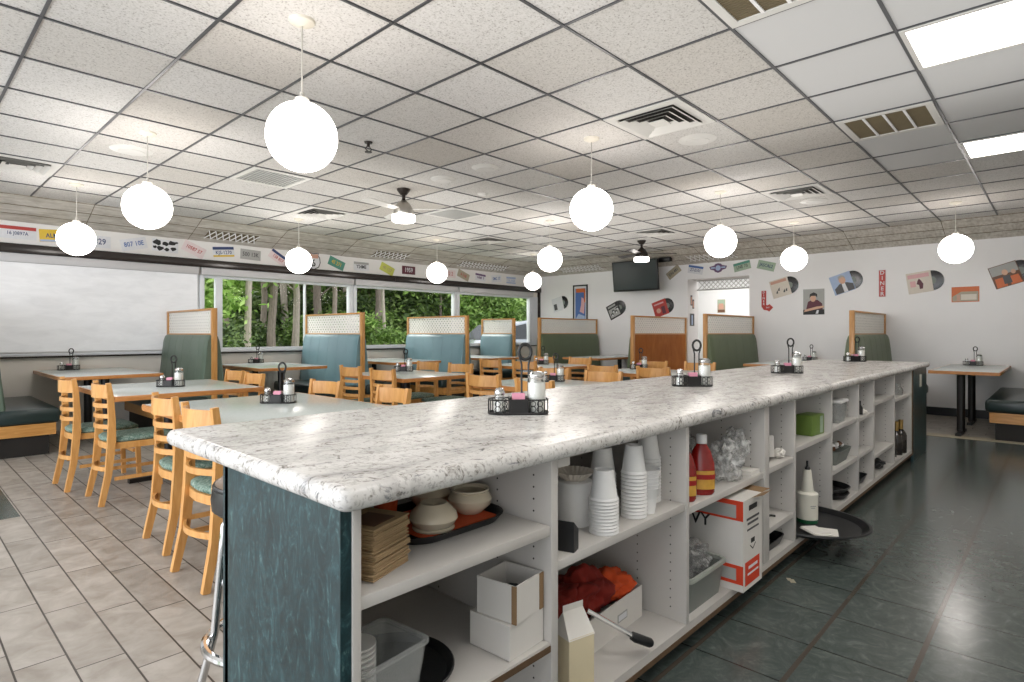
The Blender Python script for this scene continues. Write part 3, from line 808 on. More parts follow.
pc.prism([(-.12, -.13), (.14, -.13), (.13, -.03), (.06, .03), (-.02, .04), (-.09, .0)], .004, .005, 'p_maroon')
pc.prism([(-.15, -.17), (.15, -.1), (.16, -.07), (.05, -.08), (-.14, -.13)], .005, .006, 'p_skin')
pc.lathe([(.045, .005), (.045, .0062), (0, .0062)], 18, 'p_skin', cx=-.01, cy=.06, sy=1.35)
pc.prism([(-.065, .06), (-.06, .13), (.0, .16), (.055, .13), (.055, .07), (.03, .1), (-.04, .1)], .0062, .007, 'p_black')
pc.prism([(.03, -.2), (.07, -.2), (.08, -.14), (.05, -.14)], .005, .0062, 'p_white')
pc.build('print', None, t)
t = thing('diner_sign', 'narrow red vertical sign reading DINER', 'sign', T=wallX(2.065, 1.997))
MB().box(-.052, .052, -.215, .215, 0, .006, 'p_white').box(-.044, .044, -.207, .207, .006, .008, 'p_red').build('panel', None, t)
for i, ch in enumerate('DINER'): lettering(ch, .085, 'p_white', t, (0, .165-.0825*i, .0085))
t = thing('arrow_sign', 'red bent arrow sign with vertical lettering beside the passage', 'sign', T=wallX(3.82, 1.79))
ar = [(-.1, .18), (-.1, -.1), (-.06, -.16), (.0, -.17), (.03, -.19), (.1, -.12), (.04, -.06), (.0, -.08), (-.02, -.07), (-.02, .18)]
MB().prism(ar, 0, .008).build('panel', 'p_red', t)
for i, ch in enumerate('DINER'): lettering(ch, .055, 'p_white', t, (-.06, .15-.052*i, .0085))
lettering('EAT', .035, 'p_white', t, (.01, -.12, .0085))
t = thing('orange_poster', 'wide orange printed picture under the rightmost globe', 'poster', T=wallX(1.03, 1.78))
MB().box(-.16, .16, -.11, .11, 0, .004, 'p_orange').box(-.15, .15, -.1, .04, .004, .005, 'p_tan').prism([(-.15, -.03), (.0, .07), (.15, .08), (.15, .1), (-.15, .1)], .005, .006, 'p_orange').box(-.05, .13, -.08, .0, .005, .006, 'p_cream').box(-.1, -.06, -.09, .0, .005, .006, 'p_peach').build('print', None, t)
t = thing('small_picture', 'small coloured picture on the white wall seen through the passage', 'picture', T=wallX(5.66, 1.83, x=13.))
MB().box(-.09, .09, -.15, .15, 0, .004, 'p_tan').box(-.08, .08, .03, .14, .004, .005, 'p_palegreen').box(-.06, .05, -.07, .06, .005, .006, 'p_peach').box(-.08, .08, -.14, -.08, .004, .005, 'p_brown').build('print', None, t)
for (x_, z_, hh, lab) in ((10.84, 1.86, .1, 'small photo on the side wall of the passage, upper one'), (10.92, 1.79, .09, 'small dark photo on the side wall of the passage, beside the upper one'), (10.87, 1.48, .12, 'grey blue picture on the side wall of the passage, lower one')):
    T = Matrix(((1, 0, 0, x_), (0, 0, -1, 5.326), (0, 1, 0, z_), (0, 0, 0, 1)))
    t = thing('small_picture', lab, 'picture', T=T)
    MB().box(-.035 if hh < .12 else -.09, .035 if hh < .12 else .09, -hh, hh, 0, .003, 'p_dkgrey').box(-.028, .028, -hh+.02, hh-.03, .003, .004, 'p_peach' if hh < .12 else 'p_lightblue').build('print', None, t)

# ------------------------------------------------------------------ counter
VF, VB = 1.035, 1.615
t = thing('counter_cabinet', 'long white open-shelf counter base with green laminate end panel', 'counter', (0, 0, 0))
MB().box(.615, .64, VF+.005, VB+.012, .0, .868).build('end_panel', 'green_laminate', t)
MB().box(.615, 7.37, VB-.02, VB, .10, .868).build('back_panel', 'shelf_white', t)
MB().box(.641, 7.35, VB, VB+.012, .0, .868).build('seating_panel', 'green_laminate', t)
MB().box(.66, 7.35, VF+.09, VF+.11, 0, .10).build('toe_kick', 'toe_black', t)
mb = MB().box(.64, 7.35, VF, VB-.02, .08, .12); mb.build('bottom_board', 'shelf_white', t)
MB().box(.64, 7.35, VF-.003, VF, .072, .090).build('bottom_edge', 'brown_edge', t)
DV = [(.64, .66), (1.265, 1.295), (2.065, 2.09), (2.86, 2.925), (3.285, 3.315), (3.97, 3.995), (4.62, 4.645), (5.07, 5.105), (5.81, 5.84), (6.57, 6.6)]
for a, b in DV:
    d = MB().box(a, b, VF, VB-.02, .12, .868, bev=.002).build('divider', 'shelf_white', t)
    if a in (1.265, 2.065, 2.86, 3.285, 3.97, 4.62, 5.07, 5.81, 6.57):
        h = MB()
        for vy in (1.10, 1.245, 1.52):
            for k in range(20):
                z = .17+.034*k
                h.lathe([(.003, 0), (.003, .0012), (0, .0012)], 6, T=Matrix.Translation((a-.0001, vy, z)) @ Matrix.Rotation(-PI/2, 4, 'Y'))
        h.build('peg_hole', 'peg_hole', d)
MB().box(1.296, 1.35, VF+.001, VF+.02, .84, .868).build('shelf_bracket', 'shelf_white', t)
SH = [(0, .684, 1), (0, .36, 1), (1, .577, 1), (2, .556, .55), (3, .564, 1), (3, .273, 1), (4, .609, 1), (5, .634, 1), (5, .363, 1), (6, .626, 1), (6, .368, 1), (7, .697, 1), (7, .295, 1), (8, .66, 1)]
for i, z, dp in SH:
    MB().box(DV[i][1]+.001, DV[i+1][0]-.001, VF+(.004), VB-.021, z-.028, z, bev=.002).build('shelf', 'shelf_white', t)
MB().box(DV[0][1]+.001, DV[1][0]-.001, VF+.001, VF+.004, .335, .352).build('shelf_edge', 'brown_edge', t)
# closed end bay
MB().box(6.6, 6.66, VF-.002, VF+.02, .08, .868).build('end_trim', 'brown_edge', t)
ep = MB().box(6.66, 7.37, VF-.006, VF+.02, .0, .868).build('laminate_panel', 'green_laminate', t)
MB().box(6.97, 7.05, VF-.012, VF-.006, .69, .81, bev=.002).build('outlet_plate', 'outlet', ep)
MB().box(7.35, 7.37, VF+.02, VB, 0, .868).build('end_panel', 'green_laminate', t)
# countertop
mb = MB()
prof = []
for k in range(9):
    a = -PI/2+PI*k/8; prof.append((.0245*math.cos(a), .0245*math.sin(a)))
def ctop():
    b = bmesh.new()
    x0, x1, y0, y1 = .60, 7.42, 1.005, 2.06; z0, z1 = .868, .917; r = .03
    outline = []
    for cx, cy, a0 in ((x1-r, y0+r, -90), (x1-r, y1-r, 0), (x0+r, y1-r, 90), (x0+r, y0+r, 180)):
        for k in range(6):
            a = math.radians(a0+18*k); outline.append((cx, cy, math.cos(a), math.sin(a)))
    rings = []
    for px, pz in prof:
        rings.append([b.verts.new((cx+(r-.02+ (px/.0245)*.02)*ca, cy+(r-.02+(px/.0245)*.02)*sa, (z0+z1)/2+pz)) for cx, cy, ca, sa in outline])
    n = len(outline)
    for i in range(len(rings)-1):
        for k in range(n): b.faces.new((rings[i][k], rings[i][(k+1) % n], rings[i+1][(k+1) % n], rings[i+1][k]))
    b.faces.new(rings[0][::-1]); b.faces.new(rings[-1])
    return b
mb.bm(ctop())
tag(mb.build('countertop', 'granite_laminate'), 'long white granite patterned countertop with rounded edge', 'countertop')

# --- goods on the shelves
S1, S2 = .685, .361
def crumple(name, c, r, mat, label, cat, amp=.35, fr=2.2, seed=1, sub=4):
    return tag(MB().blob(c, r, amp, fr, seed, None, sub).build(name, mat, sharp=180), label, cat)
# napkins: folded brown stack
t = thing('napkin_stack', 'stack of brown paper napkins at the left end of the top shelf', 'napkins', (.755, 1.16, S1), .35)
mb = MB(); rr = random.Random(5)
for k in range(26):
    dx, dy = rr.uniform(-.004, .004), rr.uniform(-.004, .004)
    mb.box(-.068+dx, .068+dx, -.068+dy, .068+dy, .0044*k, .0044*k+.0036, bev=.0012, seg=1)
mb.build('napkins', 'kraft', t)
MB().box(-.05, .03, -.055, .02, .1145, .1155).build('print', 'p_brown', t)
# black tray with orange paper and bowls
def rrect(hx, hy, r, n=6):
    o = []
    for cx, cy, a0 in ((hx-r, -hy+r, -90), (hx-r, hy-r, 0), (-hx+r, hy-r, 90), (-hx+r, -hy+r, 180)):
        for k in range(n+1):
            a = math.radians(a0+90*k/n); o.append((cx+r*math.cos(a), cy+r*math.sin(a)))
    return o
def pan(mb, hx, hy, r, h, wall=.006, flare=.015, mat=None, z=0):
    """open shallow vessel"""
    A = rrect(hx-flare, hy-flare, max(.005, r-flare)); B = rrect(hx, hy, r); Cc = rrect(hx-wall, hy-wall, r); D = rrect(hx-flare-wall, hy-flare-wall, max(.004, r-flare))
    n = len(A)
    vs = [(x, y, z) for x, y in A]+[(x, y, z+h) for x, y in B]+[(x, y, z+h) for x, y in Cc]+[(x, y, z+wall) for x, y in D]
    fs = [tuple(range(n))[::-1]]+[(j*n+i, j*n+(i+1) % n, (j+1)*n+(i+1) % n, (j+1)*n+i) for j in range(3) for i in range(n)]+[tuple(range(3*n, 4*n))]
    return mb.add(vs, fs, mat)
t = thing('serving_tray', 'black oval serving tray holding bowls on the top shelf', 'tray', (1.062, 1.30, S1), 0)
pan(MB(), .19, .15, .1, .022, .005, .02).build('tray', 'black_plastic', t)
tag(MB().box(.94, 1.21, 1.19, 1.41, S1+.008, S1+.011).build('paper_liner', 'orange_paper'), 'orange paper liner lying in the black oval tray', 'paper')
bowl = [(0, .01), (.03, 0), (.035, .0), (.04, .006), (.06, .03), (.064, .05), (.056, .068), (.05, .074), (.056, .08), (.055, .084), (.048, .082), (.045, .074), (.052, .06), (.056, .045), (.05, .025), (0, .012)]
proto = None
for i, (x, y, up, lab) in enumerate([(1.01, 1.235, 0, 'cream ceramic bowl turned upside down, front left in the black tray'), (1.175, 1.27, 1, 'cream ceramic bowl standing upright, right in the black tray'),
                                 (1.13, 1.40, 1, 'cream ceramic bowl behind the two front bowls in the tray'), (.82, 1.33, 1, 'cream ceramic bowl behind the brown napkins')]):
    z = S1+.012 if i != 3 else S1+.001
    T_ = [(r_*1.02, z_*.82) for r_, z_ in bowl]
    if not up: T_ = [(r_*1.02, (.084-z_)*.82) for r_, z_ in bowl]
    tag(MB().lathe(T_, 28).build('ceramic_bowl', 'cream_cer', T=Matrix.Translation((x, y, z))), lab, 'bowl')
tag(MB().lathe([(0, 0), (.03, 0), (.04, .09), (.036, .09), (.027, .006), (0, .006)], 20).build('red_cup', 'orange_paper', T=Matrix.Translation((.985, 1.42, S1+.012))), 'orange red cup between the bowls and the napkins', 'cup')
# lower bay 1
def open_box(name, label, x, y, z, hx, hy, h, rz=0, lid=None, mat='card_white', flaps=False):
    t = thing(name, label, 'box', (x, y, z), rz)
    w = .004
    MB().box(-hx, hx, -hy, -hy+w, 0, h).box(-hx, hx, hy-w, hy, 0, h).box(-hx, -hx+w, -hy+w, hy-w, 0, h).box(hx-w, hx, -hy+w, hy-w, 0, h).box(-hx+w, hx-w, -hy+w, hy-w, 0, w).build('carton', mat, t)
    if lid == 'closed': MB().box(-hx, hx, -hy, hy, h, h+.003).build('lid', mat, t)
    return t
open_box('cardboard_box', 'small closed white box under the open box on the low left shelf', 1.185, 1.13, S2, .072, .072, .088, .05, 'closed')
t = open_box('cardboard_box', 'small open white box with brown torn rims stacked on another box', 1.188, 1.12, S2+.092, .064, .066, .10, .12)
MB().box(-.066, -.062, -.068, -.053, .0, .1).build('torn_edge', 'card_brown', t); MB().box(.047, .065, -.0685, -.066, 0, .1).build('torn_edge', 'card_brown', t)
MB().blob((0, 0, .035), (.055, .055, .03), .3, 3, 3).build('dark_content', 'rubber', t)
t = thing('round_tray', 'round black serving tray lying on the low left shelf', 'tray', (.87, 1.24, S2))
MB().lathe([(0, 0), (.145, 0), (.165, .02), (.161, .023), (.143, .006), (0, .006)], 48).build('tray', 'black_plastic', t)
t = thing('storage_bin', 'clear plastic storage bin in front of the round tray on the low shelf', 'bin', (.775, 1.16, S2+.008), .1)
pan(MB(), .095, .082, .02, .125, .003, .02).build('tub', 'clear_plastic', t)
mb = MB(); o1 = rrect(.1, .087, .02); o2 = rrect(.091, .078, .02); n = len(o1)
mb.add([(x, y, .126) for x, y in o1]+[(x, y, .134) for x, y in o1]+[(x, y, .134) for x, y in o2]+[(x, y, .126) for x, y in o2], [(j*n+i, j*n+(i+1) % n, ((j+1) % 4)*n+(i+1) % n, ((j+1) % 4)*n+i) for j in range(4) for i in range(n)]).build('rim', 'clear_plastic', t)
t = thing('lid_stack', 'stack of white plastic lids standing in the clear bin', 'lids', (.735, 1.17, S2+.014))
mb = MB()
for k in range(12): mb.lathe([(0, .012*k), (.036, .012*k), (.042, .012*k+.006), (.042, .012*k+.009), (0, .012*k+.009)], 22)
mb.build('lids', 'foam', t)
# bay 2
B2 = .578
def cupstack(x, y, n, label, r=.045, z=B2, h0=.085, step=.0105):
    t = thing('cup_stack', label, 'cups', (x, y, z))
    mb = MB()
    for k in range(n): mb.lathe([(r, k*step), (r+.002, k*step+.003), (r+.001, k*step+.006), (r-.003, k*step+step)], 26, cap=(k == 0))
    zt = n*step
    mb.lathe([(r-.003, zt), (r*.68, zt+h0), (r*.64, zt+h0+.002), (r*.6, zt+h0-.006), (0, zt+h0-.006)], 26, cap=False)
    mb.build('cups', 'foam', t)
    return t
cupstack(1.59, 1.083, 11, 'front stack of upside down white foam cups on the second bay shelf', .047)
cupstack(1.755, 1.20, 14, 'tall stack of white foam cups behind the front stack', .047)
cupstack(1.80, 1.10, 13, 'middle tall stack of white foam cups, smooth sided', .044, step=.0125)
cupstack(2.008, 1.165, 14, 'tallest right-hand stack of white foam cups beside the divider', .048, step=.0125)
t = thing('bowl_stack', 'short stack of white foam bowls in front of the right-hand cups', 'bowls', (1.87, 1.09, B2))
mb = MB()
for k in range(6): mb.lathe([(.034, .05+.013*k), (.048, .09+.013*k), (.05, .093+.013*k), (.046, .093+.013*k)], 24, cap=False)
mb.lathe([(0, 0), (.03, 0), (.036, .06)], 24).build('bowls', 'foam', t)
t = thing('white_canister', 'white plastic canister at the left of the cup shelf', 'canister', (1.60, 1.21, B2))
MB().lathe([(0, 0), (.061, 0), (.064, .01), (.064, .135), (.06, .143), (.05, .147), (0, .147)], 30).build('body', 'foam', t)
t = thing('coffee_filters', 'stack of paper coffee filters on top of the white canister', 'filters', (1.60, 1.21, B2+.148))
mb = MB()
vs = []
for j, (r_, z_) in enumerate(((.04, 0), (.066, .028))):
    for k in range(48): q = r_*(1+(.045 if k % 2 else -.03)*(j+.3)); vs.append((q*math.cos(2*PI*k/48), q*math.sin(2*PI*k/48), z_))
mb.add(vs, [(k, (k+1) % 48, 48+(k+1) % 48, 48+k) for k in range(48)]+[tuple(range(48))[::-1]]).build('filters', 'p_cream', t)
t = thing('black_holder', 'small black plastic holder at the left corner of the cup shelf', 'holder', (1.385, 1.075, B2), .3)
MB().prism([(-.02, 0), (.02, 0), (.02, .06), (.0, .075), (-.02, .09)], -.03, .03, T=Matrix.Rotation(PI/2, 4, 'X')).build('body', 'black_plastic', t)
FL = .12
t = open_box('cardboard_box', 'long white box holding red cloths on the floor of the second bay', 1.76, 1.30, FL, .25, .12, .12, .06)
MB().box(.06, .13, -.1212, -.120, .04, .07, 'p_grey').box(.065, .125, -.1216, -.1212, .045, .065, 'p_white').build('barcode_label', None, t)
mb = MB().blob((1.62, 1.30, FL+.13), (.10, .09, .07), .4, 1.5, 2, None, 5).blob((1.77, 1.30, FL+.14), (.12, .09, .085), .42, 1.6, 5, None, 5)
tag(mb.build('red_cloth', 'cloth_red', sharp=180), 'crumpled dark red cloth stuffed in the long white box', 'cloth')
tag(MB().blob((1.90, 1.27, FL+.135), (.09, .07, .06), .4, 1.5, 9, None, 5).build('orange_cloth', 'cloth_orange', sharp=180), 'crumpled bright orange cloth at the right of the red one', 'cloth')
t = thing('paper_carton', 'cream carton with white folded top at the front of the second bay floor', 'carton', (1.475, 1.12, FL), -.25)
MB().box(-.05, .05, -.045, .045, 0, .17, bev=.004).build('body', 'carton_cream', t)
MB().add([(-.051, -.046, .165), (.051, -.046, .165), (.051, .046, .165), (-.051, .046, .165), (-.04, 0, .235), (.04, 0, .235), (-.04, 0, .255), (.04, 0, .255)],
         [(0, 1, 5, 4), (2, 3, 4, 5), (1, 2, 5), (3, 0, 4), (4, 5, 7, 6)]).build('folded_top', 'paper_white', t)
t = thing('pizza_wheel', 'long metal utensil with black grip leaning from the carton', 'utensil', (0, 0, 0))
a_, b_ = Vector((1.62, 1.17, .285)), Vector((1.73, 1.06, .195)); c_ = Vector((1.80, 1.03, .155))
d_ = (b_-a_)
MB().tube([a_+Vector((0, 0, .0)), a_+d_*.5, a_+d_], .0085, 10).build('rod', 'chrome', t)
MB().tube([a_+d_*.97, a_+d_*1.05, b_+(c_-b_)*.9, c_], [.014, .016, .016, .012], 12).build('grip', 'black_plastic', t)
t['label'] = 'metal rod utensil with black rubber grip leaning across the second bay'; t.name = 'kitchen_utensil'
# bay 3
B2 = .557
def ketchup(x, y, label, rz):
    t = thing('ketchup_bottle', label, 'bottle', (x, y, B2), rz)
    pr = [(0, 0), (.045, 0), (.052, .01), (.055, .08), (.052, .125), (.038, .175), (.02, .205), (.017, .21)]
    MB().lathe(pr, 28, sy=.62).build('body', 'ketchup', t)
    MB().lathe([(.021, .208), (.022, .21), (.022, .24), (.019, .245), (0, .245)], 20).build('cap', 'foam', t)
    lb = MB()
    for m_, z0, z1, rr_ in (('label_yellow', .025, .10, .0565), ('label_red', .065, .085, .0575)):
        vs = []; 
        for k in range(13):
            a = math.radians(-150+10*k)
            for z in (z0, z1): vs.append((rr_*math.cos(a), rr_*.62*math.sin(a)-.0005, z))
        lb.add(vs, [(2*k, 2*k+2, 2*k+3, 2*k+1) for k in range(12)], m_)
    lb.build('paper_label', None, t)
ketchup(2.31, 1.09, 'red ketchup bottle with white cap and yellow label, fully visible', -.95)
ketchup(2.165, 1.10, 'second red ketchup bottle cut off by the divider', -.95)
mb = MB().blob((2.60, 1.11, B2+.08), (.085, .06, .085), .5, 2.6, 4, None, 4).blob((2.72, 1.12, B2+.13), (.06, .055, .085), .4, 2.6, 6, None, 4)
t = tag(mb.build('plastic_bag', 'bag_plastic', sharp=180), 'crumpled clear plastic bag of lids on the third bay shelf', 'bag')
crumple('plastic_bag', (2.40, 1.24, B2+.12), (.1, .07, .12), 'grey_bag', 'dull clear plastic bag behind the ketchup bottle', 'bag', seed=8)
tag(MB().box(2.74, 2.84, 1.05, 1.2, B2, B2+.02, T=None).build('paper_sheets', 'paper_white'), 'white folded paper right of the clear bag', 'paper')
t = thing('storage_bin', 'grey plastic tub with pale rim on the floor of the third bay', 'bin', (2.285, 1.125, FL), 0)
pan(MB(), .165, .078, .03, .135, .004, .02).build('tub', 'bin_grey', t)
mb = MB(); o1 = rrect(.172, .085, .03); o2 = rrect(.16, .073, .03); n = len(o1)
mb.add([(x, y, .130) for x, y in o1]+[(x, y, .145) for x, y in o1]+[(x, y, .145) for x, y in o2]+[(x, y, .130) for x, y in o2], [(j*n+i, j*n+(i+1) % n, ((j+1) % 4)*n+(i+1) % n, ((j+1) % 4)*n+i) for j in range(4) for i in range(n)]).build('rim', 'bin_rim', t)
crumple('plastic_bag', (2.285, 1.125, FL+.155), (.13, .06, .075), 'grey_bag', 'crumpled grey plastic bag spilling from the grey tub', 'bag', seed=12)
t = thing('carton_box', 'tall white carton with red bands and black print leaning out of the third bay', 'box', (2.585, 1.155, FL+.001), 0)
bx, by, bh = .105, .17, .385
MB().box(-bx, bx, -by, by, 0, bh).build('carton', 'card_white', t)
for q in ((-bx-.0008, -bx, -by+.0, by-.03, .03, .11), (-bx-.0008, -bx, -by+.0, by-.03, bh-.085, bh-.0), (-bx+.02, bx-.03, -by-.0008, -by, .02, .12)): MB().box(*q).build('red_band', 'card_red', t)
for q in ((-bx-.0016, -bx-.0008, -by+.03, by-.1, .045, .095), (-bx-.0016, -bx-.0008, -by+.03, by-.08, bh-.075, bh-.02)): MB().box(*q).build('bar_label', 'p_grey', t)
R1 = (PI/2, 0, 0); R2 = (PI/2, 0, -PI/2)
lettering('VY', .075, 'p_black', t, (-bx-.001, .02, .275), R2)
for z0, w0, h0, m0 in ((.335, .045, .022, 'p_black'), (.295, .07, .01, 'p_dkgrey'), (.275, .06, .01, 'p_dkgrey'), (.25, .065, .008, 'p_dkgrey'), (.085, .05, .012, 'p_white'), (.06, .06, .008, 'p_white')):
    MB().box(-w0, w0, -by-.0016, -by-.0008, z0, z0+h0).build('printed_line', m0, t)
MB().prism([(-.03, 0), (.0, -.02), (.03, 0), (.03, .005), (0, -.015), (-.03, .005)], 0, .001, 'p_black', Matrix.Translation((0, -by, .18)) @ Matrix.Rotation(PI/2, 4, 'X')).prism([(-.02, .01), (.02, .01), (.02, .03), (-.02, .03)], 0, .001, 'p_black', Matrix.Translation((0, -by, .18)) @ Matrix.Rotation(PI/2, 4, 'X')).build('handling_mark', None, t)
MB().add([(bx-.12, -by, bh), (bx, -by, bh), (bx+.0, -by-.045, bh+.02), (bx-.10, -by-.045, bh+.015)], [(0, 1, 2, 3)]).build('flap', 'card_brown', t)
MB().add([(bx, -by, bh), (bx, by, bh), (bx+.05, by, bh+.01), (bx+.05, -by-.02, bh+.012)], [(0, 1, 2, 3)]).build('flap', 'card_brown', t)
# bay 4
t = thing('lidded_cup', 'clear tub with dark lid on the upper shelf of the fourth bay', 'tub', (3.0, 1.13, .565))
MB().lathe([(0, 0), (.032, 0), (.04, .14), (.036, .14), (.03, .004), (0, .004)], 20).build('tub', 'clear_plastic', t)
MB().lathe([(0, .175), (.04, .175), (.044, .165), (.044, .14), (0, .14)], 20).build('lid', 'black_plastic', t)
tag(MB().box(-.04, .04, -.03, .03, 0, .11, bev=.003, T=Matrix.Rotation(.2, 4, 'Y')).build('sugar_carton', 'card_white', T=Matrix.Translation((3.13, 1.12, .577)) @ Matrix.Rotation(.5, 4, 'Z')), 'leaning white carton on the upper shelf of the fourth bay', 'box')
tag(MB().blob((3.21, 1.09, .590), (.035, .03, .025), .4, 2.5, 3, None, 3).build('crumpled_paper', 'paper_white'), 'crumpled white paper at the right of the fourth bay shelf', 'paper')
tag(MB().blob((3.05, 1.12, .289), (.04, .03, .015), .5, 3, 2, None, 3).tube([(3.05, 1.12, .29), (3.11, 1.09, .285), (3.13, 1.08, .28)], .006, 6).build('bottle_opener', 'black_plastic'), 'small black opener on the middle shelf of the fourth bay', 'opener')
t = thing('baking_pan', 'dark pan lying on the floor of the fourth bay', 'pan', (3.10, 1.20, FL), .0)
pan(MB(), .14, .14, .04, .05, .004, .02).build('pan', 'black_plastic', t)
# bay 5
t = thing('dark_bottle', 'dark bottle standing left of the green box', 'bottle', (3.62, 1.24, .61)); MB().lathe([(0, 0), (.035, 0), (.035, .12), (.014, .16), (.014, .2), (0, .2)], 20).build('body', 'dark_glass', t)
t = thing('green_tea_box', 'green box on the upper shelf of the fifth bay', 'box', (3.83, 1.12, .61), -.1)
MB().box(-.09, .09, -.05, .05, 0, .12, bev=.002).build('carton', 'green_box', t); MB().box(.03, .07, -.0508, -.05, .01, .11).build('side_panel', 'p_palegreen', t)
t = thing('oval_tray', 'big oval black tray sticking out of the fifth bay over the floor', 'tray', (3.63, 1.12, FL+.001))
MB().lathe([(0, 0), (.28, 0), (.315, .022), (.322, .022), (.318, .03), (.305, .03), (.275, .008), (0, .008)], 64, sy=1.16).build('tray', 'black_plastic', t)
t = thing('pour_bottle', 'white pour bottle with long neck and green base on the oval tray', 'bottle', (3.655, 1.08, FL+.01))
MB().lathe([(.052, .018), (.056, .02), (.057, .15), (.058, .165), (.052, .17), (.034, .175), (.022, .29), (.02, .3), (0, .3)], 28).build('body', 'bottle_white', t)
MB().lathe([(0, 0), (.055, 0), (.056, .02), (.0, .02)], 28).build('base_band', 'green_cap', t)
MB().lathe([(.014, .3), (.014, .31), (.006, .32), (.006, .35), (0, .35)], 14).build('spout', 'black_plastic', t)
MB().box(-.016, .016, -.0594, -.0585, .10, .105).box(-.012, .012, -.0594, -.0585, .09, .0945).build('printed_mark', 'p_grey', t, T=None).rotation_euler = (0, 0, -.75)
for k, (dx, dy, rz) in enumerate(((3.50, .93, .3), (3.47, .98, .9))):
    tag(MB().box(-.07, .07, -.05, .05, 0, .003).box(-.05, .08, -.05, .04, .003, .006).build('paper_napkin', 'paper_white', T=Matrix.Translation((dx, dy, FL+.011+.007*k)) @ Matrix.Rotation(rz, 4, 'Z')),
        ['folded white napkin on the oval tray, lower one', 'folded white napkin lying on top of the other on the oval tray'][k], 'napkin')
tag(MB().box(-.02, .02, -.012, .012, 0, .002).box(.0, .03, .0, .02, .002, .003).build('paper_scrap', 'p_tan', T=Matrix.Translation((3.05, .97, .0005)) @ Matrix.Rotation(.6, 4, 'Z')), 'tiny yellowish paper scrap on the dark green floor', 'scrap')
# bay 6
t = thing('plastic_tub', 'frosted white tub with lid on the top shelf of the sixth bay', 'tub', (4.28, 1.11, .635))
pan(MB(), .09, .07, .02, .13, .003, .015).build('tub', 'clear_plastic', t); MB().box(-.095, .095, -.075, .075, .13, .15, bev=.006).build('lid', 'foam', t)
t = thing('creamer_bin', 'grey oval bin heaped with small white creamer cups', 'bin', (4.33, 1.14, .364))
pan(MB(), .17, .1, .05, .09, .004, .03).build('tub', 'bin_grey', t)
rr = random.Random(2)
cr = None
for k in range(22):
    x, y = rr.uniform(-.115, .115), rr.uniform(-.055, .055); z = .078+.03*(1-abs(x)/.12)*rr.random()+.012
    me_mat = 'foam' if k % 4 else 'p_brown'
    o = MB().lathe([(0, 0), (.013, 0), (.017, .018), (.018, .02), (0, .021)], 12).build('creamer_cup', me_mat, T=Matrix.Translation((4.33+x, 1.14+y, .364+z)) @ Matrix.Rotation(rr.uniform(-.8, .8), 4, 'X') @ Matrix.Rotation(rr.uniform(-.8, .8), 4, 'Y'))
    tag(o, 'small white creamer cup heaped in the grey oval bin' if k % 4 else 'small brown creamer cup heaped in the grey oval bin', 'creamer', 'creamer cups in the grey bin' if k % 4 else 'brown creamer cups in the grey bin')
for k, (x, y, z, r_) in enumerate(((4.36, 1.17, FL, .14), (4.34, 1.17, FL+.045, .15))):
    t = thing('round_pan', ['round dark pan at the bottom of the sixth bay', 'round dark pan resting on top of the other in the sixth bay'][k], 'pan', (x, y, z))
    MB().lathe([(0, 0), (r_*.8, 0), (r_, .035), (r_-.005, .037), (r_*.78, .006), (0, .006)], 36).build('pan', 'black_plastic', t)
# bay 7
t = thing('wire_utensil', 'small dark utensil on the top shelf of the seventh bay', 'utensil', (4.86, 1.08, .627)); MB().lathe([(0, 0), (.02, 0), (.02, .05), (.008, .07), (.008, .1), (0, .1)], 14).build('body', 'black_metal', t)
tag(MB().blob((4.93, 1.08, .640), (.05, .03, .02), .4, 3, 7, None, 3).build('folded_towel', 'paper_white'), 'crumpled white towel on the top shelf of the seventh bay', 'towel')
t = thing('small_pan', 'dark shallow pan on the floor of the seventh bay', 'pan', (4.88, 1.14, FL)); pan(MB(), .11, .09, .04, .06, .004, .03).build('pan', 'black_plastic', t)
# bay 8
t = thing('pitcher', 'small steel pitcher on the floor of the eighth bay', 'pitcher', (5.3, 1.12, FL)); MB().lathe([(0, 0), (.04, 0), (.045, .05), (.035, .12), (.04, .14), (.036, .14), (0, .02)], 20).build('body', 'nickel', t)
tag(MB().blob((5.50, 1.12, FL+.045), (.09, .07, .045), .35, 2.5, 4, None, 3).build('black_bag', 'black_plastic'), 'crumpled black bag on the floor of the eighth bay', 'bag')
# bay 9
t = thing('glass_jar', 'clear glass jar on the upper shelf of the last open bay', 'jar', (6.28, 1.10, .661)); MB().lathe([(0, 0), (.045, 0), (.05, .05), (.03, .08), (.03, .1)], 20).build('body', 'jar_glass', t)
bt = None
for k, (x, y, l) in enumerate(((6.14, 1.12, 'left dark glass bottle with gold neck in the last open bay'), (6.27, 1.10, 'middle dark glass bottle with gold neck in the last open bay'), (6.41, 1.09, 'right dark glass bottle with gold neck in the last open bay'))):
    if bt is None:
        bt = thing('syrup_bottle', l, 'bottle', (x, y, FL))
        MB().lathe([(0, 0), (.045, 0), (.047, .01), (.047, .16), (.04, .185), (.018, .215), (.016, .22)], 24).build('body', 'dark_glass', bt)
        MB().lathe([(.018, .215), (.0175, .285), (.019, .287), (.019, .30), (0, .30)], 18).build('neck_foil', 'gold_foil', bt)
    else: dup(bt, (x, y, FL), 0, l)

